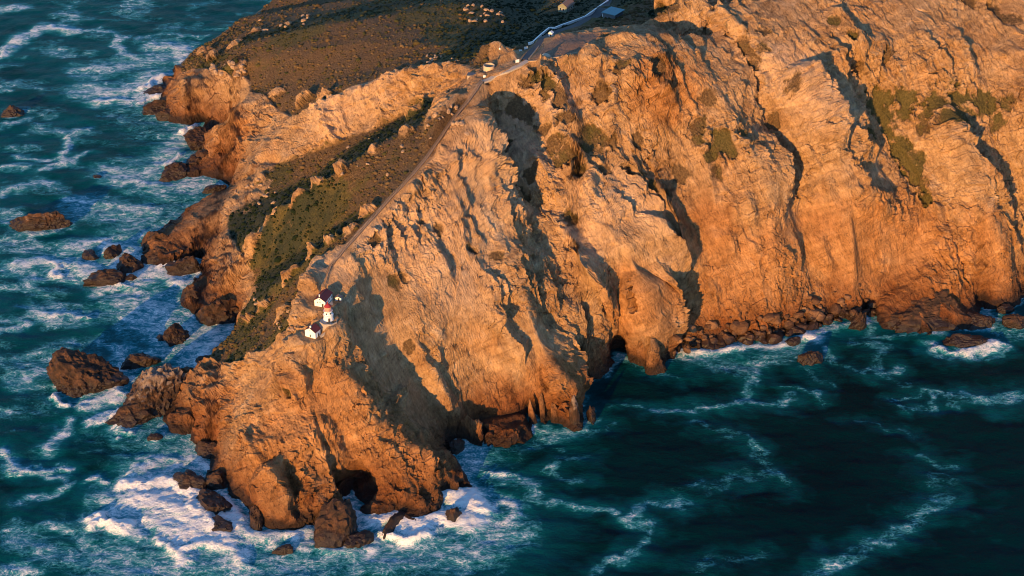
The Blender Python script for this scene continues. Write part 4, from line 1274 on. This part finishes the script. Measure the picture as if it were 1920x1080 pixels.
# ------------------------------------------------------------------ scrub
def build_scrub():
    k = NT('scrub_leaves')
    P = k.n('ShaderNodeNewGeometry').outputs['Position']
    t = k.attr('tone')
    f = k.noise(P, 2.0, 3, 0.7)
    c = k.ramp(t, (0.0, (0.010, 0.018, 0.008)), (0.35, (0.055, 0.052, 0.018)), (0.6, (0.10, 0.062, 0.028)), (1.0, (0.19, 0.125, 0.06)))
    c = k.mix(1.0, c, k.ramp(f, (0.3, (0.6, 0.6, 0.6)), (0.7, (1.3, 1.3, 1.3))), 'MULTIPLY')
    mat = k.done(c, 0.95, None, 0.1)
    D, F = ico(1)
    r = np.random.default_rng(21)
    vis = (west_veg > 0.5) & (veg > 0.45) & (V[..., 2] > 6) & (calm < 0.2)
    ids = np.flatnonzero(vis.ravel())
    dist = 1.0
    take = r.choice(ids, size=min(len(ids), 11000), replace=False)
    pos = V.reshape(-1, 3)[take]
    gr = green.ravel()[take] + 0.5 * wob.ravel()[take]
    size = r.gamma(2.0, 0.26, len(take)) + 0.35
    allv, allf, tone = [], [], []
    jit = r.uniform(0.7, 1.3, (24, len(D), 1))
    for i in range(len(take)):
        v = D * jit[i % 24] * np.array([size[i], size[i], size[i] * 0.62])
        a = r.uniform(0, 6.28)
        ca_, sa_ = math.cos(a), math.sin(a)
        v = np.stack([v[:, 0] * ca_ - v[:, 1] * sa_, v[:, 0] * sa_ + v[:, 1] * ca_, v[:, 2]], 1)
        allv.append(v + pos[i] + np.array([0, 0, 0.12 * size[i]]))
        allf.append(F + i * len(D))
        tone.append(np.full(len(D), np.clip(0.78 - 0.68 * gr[i] + r.normal(0, .14), 0, 1)))
    ob = mesh_from('scrub', np.concatenate(allv), np.concatenate(allf), mat)
    set_attr(ob, 'tone', np.concatenate(tone))
    ob['kind'] = 'stuff'
    tag(ob, 'low brown and green coastal scrub covering the slopes', 'scrub')


build_scrub()


# ------------------------------------------------------------------ buildings: helpers
def plain(name, col, rough=0.7, var=0.12, scale=1.2, spec=0.3):
    k = NT(name)
    P = k.n('ShaderNodeNewGeometry').outputs['Position']
    f = k.noise(P, scale, 5, 0.65)
    lo, hi = tuple(x * (1 - var) for x in col), tuple(min(1, x * (1 + var)) for x in col)
    return k.done(k.ramp(f, (0.3, lo), (0.7, hi)), rough, None, spec)


M = dict(white=plain('white_paint', (0.80, 0.79, 0.76), .6, .06), red=plain('red_roof', (0.12, 0.022, 0.022), .6, .2), bright_red=plain('red_lantern_roof', (0.30, 0.030, 0.030), .45, .12),
         cream=plain('cream_lantern', (0.66, 0.42, 0.30), .5, .1), glass=plain('dark_glass', (0.03, 0.04, 0.05), .15, .1, spec=.6), concrete=plain('concrete', (0.36, 0.31, 0.26), .9, .2),
         stone=plain('stone_wall', (0.42, 0.29, 0.18), .95, .25, .8), tan=plain('tan_plaster', (0.52, 0.40, 0.28), .9, .12), asphalt=plain('asphalt', (0.075, 0.075, 0.078), .95, .2),
         step=plain('weathered_steps', (0.21, 0.14, 0.095), .95, .2), rail=plain('galvanised_rail', (0.28, 0.24, 0.21), .6, .1), teal=plain('teal_roof', (0.10, 0.24, 0.27), .6, .1), blue=plain('blue_wall', (0.03, 0.20, 0.33), .7, .1),
         slate=plain('slate_roof', (0.11, 0.12, 0.13), .8, .15), brownroof=plain('brown_roof', (0.24, 0.16, 0.12), .85, .15), timber=plain('grey_green_boards', (0.20, 0.21, 0.15), .85, .15), ochre=plain('ochre_gable', (0.42, 0.22, 0.09), .85, .1),
         dark=plain('dark_door', (0.05, 0.035, 0.03), .7, .1))


class MB:
    def __init__(self):
        self.v, self.f = [], []

    def add(self, vs, fs):
        o = len(self.v)
        self.v += [tuple(p) for p in vs]
        self.f += [tuple(i + o for i in f) for f in fs]
        return self

    def box(self, cx, cy, cz, sx, sy, sz):
        x, y, z = sx / 2, sy / 2, sz / 2
        vs = [(cx + a * x, cy + b * y, cz + c * z) for c in (-1, 1) for b in (-1, 1) for a in (-1, 1)]
        return self.add(vs, [(0, 2, 3, 1), (4, 5, 7, 6), (0, 1, 5, 4), (2, 6, 7, 3), (0, 4, 6, 2), (1, 3, 7, 5)])

    def bar(self, a, b, w, h):
        a, b = Vector(a), Vector(b)
        d = (b - a).normalized()
        s = d.cross(Vector((0, 0, 1)))
        s = s.normalized() if s.length > 1e-4 else Vector((1, 0, 0))
        u = s.cross(d)
        vs = [p + s * (i * w / 2) + u * (j * h / 2) for p in (a, b) for j in (-1, 1) for i in (-1, 1)]
        return self.add(vs, [(0, 1, 3, 2), (4, 6, 7, 5), (0, 4, 5, 1), (2, 3, 7, 6), (0, 2, 6, 4), (1, 5, 7, 3)])

    def lathe(self, prof, n=16, rot=0.0, cx=0, cy=0):
        o = []
        for r, z in prof:
            o += [(cx + r * math.cos(rot + 2 * math.pi * i / n), cy + r * math.sin(rot + 2 * math.pi * i / n), z) for i in range(n)]
        fs = []
        for k in range(len(prof) - 1):
            for i in range(n):
                j = (i + 1) % n
                fs.append((k * n + i, k * n + j, (k + 1) * n + j, (k + 1) * n + i))
        fs.append(tuple(range((len(prof) - 1) * n, len(prof) * n)))
        fs.append(tuple(reversed(range(n))))
        return self.add(o, fs)

    def build(self, name, mat, parent=None, smooth_=False):
        me = bpy.data.meshes.new(name)
        me.from_pydata(self.v, [], self.f)
        me.materials.append(mat)
        me.update()
        ob = bpy.data.objects.new(name, me)
        COL.objects.link(ob)
        if parent:
            ob.parent = parent
        return ob


def gable_house(name, loc, rz, Wd, L, hw, rise, wall, roof, front=(), side=(), chimney=None, foot=1.2):
    """front gable faces local -y; front / side: (offset, z, w, h, 'window' or 'door')"""
    t = empty(name, loc, rz)
    a, b = Wd / 2, L / 2
    m = MB()
    prof = [(-a, -foot), (a, -foot), (a, hw), (0, hw + rise), (-a, hw)]
    vs = [(x, y, z) for y in (-b, b) for x, z in prof]
    m.add(vs, [(0, 1, 2, 3, 4), (9, 8, 7, 6, 5)] + [(i, 5 + i, 5 + (i + 1) % 5, (i + 1) % 5) for i in range(5)])
    m.build('wall', wall, t)
    r = MB()
    ov, th = 0.35, 0.16
    sl = rise / a
    for s in (-1, 1):
        e = (s * (a + ov), hw - ov * sl)
        pts = [(0.0, hw + rise + 0.03), e]
        vs = [(x, y, z + dz) for dz in (0.03, th) for y in (-b - ov, b + ov) for x, z in pts]
        r.add(vs, [(0, 1, 3, 2), (4, 6, 7, 5), (0, 4, 5, 1), (2, 3, 7, 6), (0, 2, 6, 4), (1, 5, 7, 3)])
    ro = r.build('roof', roof, t)
    if chimney:
        MB().box(chimney[0], chimney[1], hw + rise + 0.3, 0.7, 0.7, 1.6).build('chimney', M['white'], ro)
    for (o, z, w, h, kd) in front:
        f = MB().box(o, -b - 0.04, z, w + .2, .08, h + .2).build(kd, M['white'], t)
        MB().box(o, -b - 0.10, z, w, .06, h).build('pane' if kd == 'window' else 'leaf', M['glass'] if kd == 'window' else M['dark'], f)
    for (o, z, w, h, kd) in side:
        f = MB().box(a + 0.04, o, z, .08, w + .2, h + .2).build(kd, M['white'], t)
        MB().box(a + 0.10, o, z, .06, w, h).build('pane' if kd == 'window' else 'leaf', M['glass'] if kd == 'window' else M['dark'], f)
    return t


# ------------------------------------------------------------------ lighthouse
def build_lighthouse():
    x, y, z = at(616, 599, 80)
    t = empty('lighthouse', (x, y, z))
    MB().lathe([(3.0, -1.5), (3.0, 0.25), (2.75, 0.3), (2.55, 3.2), (2.85, 3.25), (2.85, 3.5)], 16).build('base', M['white'], t)
    tw = MB().lathe([(2.25, 3.5), (2.15, 5.7)], 16).build('tower', M['white'], t)
    for a in (-1.9, -0.9):
        MB().box(2.22 * math.cos(a), 2.22 * math.sin(a), 4.7, .5, .5, .9).build('window', M['glass'], tw)
    MB().box(0.6, -2.72, 1.15, .95, .3, 2.0).build('door', M['dark'], t)
    g = MB().lathe([(2.5, 5.7), (2.6, 5.8), (2.6, 5.95)], 16).build('gallery', M['white'], t)
    rl = MB()
    for i in range(16):
        a0, a1 = 2 * math.pi * i / 16, 2 * math.pi * (i + 1) / 16
        p, q = (2.5 * math.cos(a0), 2.5 * math.sin(a0)), (2.5 * math.cos(a1), 2.5 * math.sin(a1))
        rl.bar((*p, 5.95), (*p, 6.85), .06, .06)
        for hh in (6.4, 6.85):
            rl.bar((*p, hh), (*q, hh), .05, .05)
    rl.build('railing', M['bright_red'], g)
    ln = MB().lathe([(1.85, 5.95), (1.85, 6.5)], 16).build('lantern', M['cream'], t)
    MB().lathe([(1.72, 6.5), (1.72, 8.35)], 16).build('glazing', plain('lamp_glass', (0.50, 0.30, 0.22), .2, .1, spec=.6), ln)
    for i in range(16):
        a0 = 2 * math.pi * i / 16
        MB().bar((1.8 * math.cos(a0), 1.8 * math.sin(a0), 6.5), (1.8 * math.cos(a0), 1.8 * math.sin(a0), 8.35), .16, .16).build('mullion', M['cream'], ln)
    ro = MB().lathe([(2.1, 8.35), (2.12, 8.5), (1.6, 9.15), (0.95, 9.8), (0.35, 10.15), (0.3, 10.5)], 16).build('roof', M['bright_red'], t)
    MB().lathe([(0.1, 10.5), (0.34, 10.65), (0.4, 10.9), (0.3, 11.15), (0.06, 11.25), (0.04, 12.3)], 10).build('finial', M['bright_red'], ro)
    tag(t, 'white many sided lighthouse tower with red roof on the cape ridge', 'lighthouse')


build_lighthouse()
fx, fy, fz = at(600, 575, 82)
rz = -R(17)
ax = (math.sin(-rz), math.cos(rz))
h = gable_house('fog_signal_building', (fx + ax[0] * 5.2, fy + ax[1] * 5.2, 82), rz, 6.4, 10.4, 3.7, 2.1, M['white'], M['red'],
                front=[(-1.2, 2.6, .5, .8, 'window'), (0.2, 2.9, .5, .8, 'window'), (1.7, 1.05, 1.0, 2.1, 'door'), (0.0, 4.6, .45, .6, 'window')],
                side=[(-3.6, 1.9, .9, 1.4, 'window'), (-1.2, 1.9, .9, 1.4, 'window'), (1.2, 1.9, .9, 1.4, 'window'), (3.6, 1.9, .9, 1.4, 'window')])
MB().lathe([(.35, 5.3), (.3, 6.9), (.42, 7.0), (.42, 7.2)], 10, cx=-0.4, cy=-4.3).build('vent_stack', M['white'], h)
tag(h, 'long white gabled building with dark red roof behind the lighthouse', 'building')
fx, fy, fz = at(582, 633, 75.5)
rz = -R(27)
ax = (math.sin(-rz), math.cos(rz))
h = gable_house('equipment_house', (fx + ax[0] * 2.6, fy + ax[1] * 2.6, 75.5), rz, 6.6, 5.2, 4.0, 2.0, M['white'], M['red'],
                front=[(0.1, 1.2, .7, 1.5, 'window'), (0.0, 4.5, .4, .6, 'window')], side=[(0.3, 1.1, 1.0, 2.0, 'door')], chimney=(0, -1.9), foot=2.2)
tag(h, 'small white gabled house with red roof and chimney below the lighthouse', 'house')
fx, fy, fz = at(635, 562, 80.5)
t = gable_house('shed', (fx, fy, 80.5), R(-8), 3.4, 2.6, 1.9, 0.8, M['white'], M['brownroof'], front=[(0.3, 0.95, .9, 1.7, 'door')], side=[])
tag(t, 'tiny white shed alone on the slope right of the long white building', 'shed')

# walled terrace under the lighthouse
tx, ty, _ = at(616, 603, 80)
t = empty('lighthouse_terrace', (tx, ty, 80))
MB().lathe([(5.4, -3.5), (5.2, 0.06)], 8, R(22)).build('slab', M['concrete'], t)
wl = MB()
for i in range(5, 11):
    a0, a1 = R(22) + 2 * math.pi * (i - 2) / 8, R(22) + 2 * math.pi * (i - 1) / 8
    if i in (5, 10):
        continue
    wl.bar((5.0 * math.cos(a0), 5.0 * math.sin(a0), .5), (5.0 * math.cos(a1), 5.0 * math.sin(a1), .5), .3, 1.0)
wl.build('parapet', M['concrete'], t)
tag(t, 'low concrete terrace with parapet around the foot of the lighthouse', 'terrace')


def ribbon(name, pts, width, mat, lift, parent=None, thick=0.5, sub=3.0, zs=None):
    """strip laid along ground points"""
    P = dens(pts, sub)
    m = MB()
    L, Rr = [], []
    for i, p in enumerate(P):
        a, b = P[max(i - 1, 0)], P[min(i + 1, len(P) - 1)]
        d = Vector((b[0] - a[0], b[1] - a[1], 0)).normalized()
        s = Vector((d.y, -d.x, 0)) * width / 2
        L.append((p[0] - s.x, p[1] - s.y, p[2] + lift))
        Rr.append((p[0] + s.x, p[1] + s.y, p[2] + lift))
    n_ = len(P)
    vs = L + Rr + [(a[0], a[1], a[2] - thick) for a in L] + [(a[0], a[1], a[2] - thick) for a in Rr]
    fs = []
    for i in range(n_ - 1):
        fs += [(i, n_ + i, n_ + i + 1, i + 1), (i, i + 1, 2 * n_ + i + 1, 2 * n_ + i), (n_ + i, 3 * n_ + i, 3 * n_ + i + 1, n_ + i + 1)]
    return m.add(vs, fs).build(name, mat, parent)


def line3(pts, lift=0.0, sm=2):
    """ground points along a photograph line, heights evened out"""
    P = [hit(*p) for p in pts]
    D = np.array(dens([tuple(p) for p in P], 2.0))
    D[:, 2] = hs(D[:, 0], D[:, 1]) + lift
    for _ in range(8):
        D[1:-1, 2] = (D[:-2, 2] + D[1:-1, 2] * 2 + D[2:, 2]) / 4
    return [tuple(p) for p in D]


# ------------------------------------------------------------------ the long stairs
def build_stairs():
    P = line3(STAIR_PX, 0.5)
    t = empty('stairway', P[-1])
    o = Vector(P[-1])
    loc = [tuple(Vector(p) - o) for p in P]
    ribbon('stair_base', loc, 1.5, M['step'], -0.25, t, 1.6)
    m = MB()
    D = dens(loc, 0.62)
    for i in range(len(D) - 1):
        a, b = Vector(D[i]), Vector(D[i + 1])
        zt = max(a.z, b.z)
        m.bar((a.x, a.y, zt - .12), (b.x, b.y, zt - .12), 1.4, .34)
    st = m.build('steps', M['step'], t)
    st['kind'] = 'stuff'
    for s in (-1, 1):
        r = MB()
        Q = []
        D2 = dens(loc, 3.0)
        for i, p in enumerate(D2):
            a, b = D2[max(i - 1, 0)], D2[min(i + 1, len(D2) - 1)]
            d = Vector((b[0] - a[0], b[1] - a[1], 0)).normalized()
            Q.append(Vector((p[0] + d.y * s * 0.8, p[1] - d.x * s * 0.8, p[2])))
        for i, q in enumerate(Q):
            r.bar(q + Vector((0, 0, -.3)), q + Vector((0, 0, 1.0)), .08, .08)
            if i:
                for hh in (.55, 1.05):
                    r.bar(Q[i - 1] + Vector((0, 0, hh)), q + Vector((0, 0, hh)), .08, .08)
        r.build('handrail', M['rail'], t)
    tag(t, 'long straight stairway with handrails running down the ridge to the lighthouse', 'stairway')


build_stairs()
for nm, pts, wd, mt, lab in (('walkway', WALK_PX, 3.4, M['concrete'], 'paved walkway between the summit knob and the top of the stairs'),
                             ('walkway', [(611, 546), (618, 560), (622, 580), (622, 596)], 2.4, M['concrete'], 'pale path past the long white building to the lighthouse'),
                             ('walkway', [(622, 606), (618, 614), (611, 623), (600, 632)], 2.0, M['concrete'], 'short sloping path from the lighthouse down to the small house')):
    P = line3(pts, 0.35)
    o = Vector(P[0])
    ob = ribbon(nm, [tuple(Vector(p) - o) for p in P], wd, mt, 0, None, 1.2)
    ob.location = o
    tag(ob, lab, 'path')
P = line3(ROAD_PX, 0.3)
rd = ribbon('road', P, 7.0, M['asphalt'], 0, None, 1.5)
rd['kind'] = 'structure'


# ------------------------------------------------------------------ the summit
def wall_line(name, pts, mat, hgt, wid, label, cat, zoff=0.0, foot=1.5, kids=None):
    P = [hit(*p) for p in pts]
    o = Vector(P[0])
    m = MB()
    for a, b in zip(P[:-1], P[1:]):
        a, b = Vector(a) - o, Vector(b) - o
        mid = (hgt - foot) / 2 + zoff
        m.bar(a + Vector((0, 0, mid)), b + Vector((0, 0, mid)), wid, hgt + foot)
    t = empty(name, tuple(o))
    m.build('wall', mat, t)
    c = MB()
    for a, b in zip(P[:-1], P[1:]):
        a, b = Vector(a) - o, Vector(b) - o
        c.bar(a + Vector((0, 0, hgt + zoff + .06)), b + Vector((0, 0, hgt + zoff + .06)), wid + .18, .14)
    c.build('coping', mat, t)
    t['kind'] = 'thing'
    return tag(t, label, cat)


wall_line('parapet_wall', [(991, 84), (999, 82), (1014, 68), (1030, 55), (1041, 55), (1053, 50), (1076, 42), (1097, 34), (1114, 22), (1128, 12), (1140, 4), (1142, -12)], M['white'], 1.5, .8,
          'white parapet wall winding beside the summit road', 'wall')
wall_line('retaining_wall', [(990, 117), (1006, 116), (1024, 113), (1048, 109)], M['stone'], 1.0, .9, 'sunlit stone retaining wall at the edge of the summit terrace', 'wall', 0.0, 7.0)
wall_line('retaining_wall', [(1064, 104), (1078, 102), (1092, 100)], M['stone'], 1.0, .7, 'short low stone wall at the right of the summit terrace', 'wall', 0.0, 3.0)

# handrail across the terrace
P = [Vector(hit(*p)) for p in ((992, 113), (998, 104), (1005, 95), (1010, 89))]
t = empty('terrace_railing', tuple(P[0]))
r = MB()
pp = MB()
for i in range(13):
    f = i / 12 * (len(P) - 1)
    k_ = min(int(f), len(P) - 2)
    q = P[k_].lerp(P[k_ + 1], f - k_) - P[0]
    pp.bar(q, q + Vector((0, 0, 1.3)), .14, .14)
    if i:
        for hh in (.7, 1.3):
            r.bar(pq + Vector((0, 0, hh)), q + Vector((0, 0, hh)), .16, .16)
    pq = q
for o_ in (pp.build('posts', M['rail'], t), r.build('rails', M['rail'], t)):
    o_['kind'] = 'stuff'
tag(t, 'pale metal railing crossing the summit terrace', 'railing')

# round cistern wall
x, y, z = hit(917, 131)
t = empty('cistern', (x, y, z))
ring = MB()
n_ = 28
vs = []
for rr, zz in ((3.6, -2.5), (3.6, 3.3), (3.2, 3.3), (3.2, 0.6)):
    vs += [(rr * math.cos(2 * math.pi * i / n_), rr * math.sin(2 * math.pi * i / n_), zz) for i in range(n_)]
fs = [(k_ * n_ + i, k_ * n_ + (i + 1) % n_, (k_ + 1) * n_ + (i + 1) % n_, (k_ + 1) * n_ + i) for k_ in range(3) for i in range(n_)]
ring.add(vs, fs).build('wall', M['tan'], t)
MB().lathe([(3.25, 0.4), (3.25, 0.62)], n_).build('floor', M['slate'], t)
tag(t, 'round open tan cistern below the summit knob', 'cistern')

# dome
x, y, z = hit(1023, 106)
t = empty('water_dome', (x, y, z))
MB().lathe([(3.2, -1.0), (3.2, .35)], 24).build('ring', M['concrete'], t)
MB().lathe([(3.0, .35), (2.8, .8), (2.2, 1.35), (1.4, 1.7), (.5, 1.9), (.05, 1.93)], 24).build('dome', M['tan'], t)
tag(t, 'low round pale dome on the summit terrace', 'dome')

# flat roofed shelter beside the stairs
x, y, z = hit(887, 146)
t = empty('shelter', (x, y, z), R(-12))
MB().box(0, 0, 0.6, 6.6, 4.2, 3.2).build('wall', M['concrete'], t)
MB().box(0, 0, 2.35, 7.4, 5.0, .3).build('roof', M['slate'], t)
MB().box(1.2, -2.13, 1.0, 1.0, .12, 1.9).build('door', M['dark'], t)
tag(t, 'low grey flat roofed shelter left of the stair top', 'shelter')

# white kiosk by the road
x, y, z = hit(1033, 68)
t = gable_house('kiosk', (x, y, z), R(-20), 2.6, 2.6, 2.6, .8, M['white'], M['white'], front=[(0.2, 1.0, .9, 1.8, 'door')], side=[(0, 1.6, .7, .8, 'window')])
tag(t, 'little white kiosk at the bend of the white parapet', 'kiosk')
for (px, py, w, hh, rz_, lab) in ((986, 94, 2.2, 1.7, .2, 'white information board nearest the parapet end'), (976, 99, 2.0, 1.5, .1, 'white information board left of the road end'),
                                  (970, 119, 2.4, 2.0, .3, 'bright white board beside the walkway'), (908, 147, 1.6, 1.4, .2, 'small white board at the top of the stairs')):
    x, y, z = hit(px, py)
    t = empty('information_board', (x, y, z), rz_)
    for s in (-1, 1):
        MB().box(s * w * .4, 0, .5, .15, .15, 1.8).build('post', M['rail'], t)
    MB().box(0, -.12, .7 + hh / 2, w, .12, hh).build('panel', M['white'], t)
    tag(t, lab, 'sign')

# antenna on the knob
x, y, z = spot(937, 92)
t = empty('antenna_mast', (x, y, z))
MB().lathe([(.16, -1), (.12, 4.6)], 8).build('pole', M['rail'], t)
MB().box(0, 0, 4.0, 1.3, .1, .1).build('crossarm', M['rail'], t)
MB().box(0, 0, .3, .9, .9, 1.0).build('cabinet', M['white'], t)
tag(t, 'thin mast with crossarm on the summit knob', 'mast')

# ranger house and teal roofed building behind the summit
x, y, z = hit(1058, 22)
t = gable_house('ranger_house', (x + 1.5, y + 4, z), R(-28), 7.5, 12.0, 4.2, 2.6, M['timber'], M['brownroof'],
                front=[(-1.6, 2.2, 1.3, 2.0, 'window'), (0.6, 2.2, 1.3, 2.0, 'window')], side=[(-3.5, 1.2, 1.1, 2.2, 'door'), (0.5, 2.2, 1.3, 1.5, 'window'), (3.6, 2.2, 1.3, 1.5, 'window')], foot=3.0)
tag(t, 'grey green house with white framed windows and brown roof at the top edge', 'house')
x, y, z = hit(1142, 36)
t = empty('visitor_shelter', (x + 3, y + 6, z), R(-34))
MB().box(0, 0, 0.9, 9.6, 11.6, 5.2).build('wall', M['slate'], t)
MB().box(0, 0, 3.65, 11.2, 13.2, .35).build('roof', M['teal'], t)
MB().box(-5.0, -1.5, 1.4, .5, 7.5, 3.0).build('blue_panel', M['blue'], t)
MB().box(-5.1, -4.9, 1.2, .6, 1.0, 2.2).build('door', M['white'], t)
tag(t, 'building with flat teal roof and blue side wall beside the summit road', 'building')
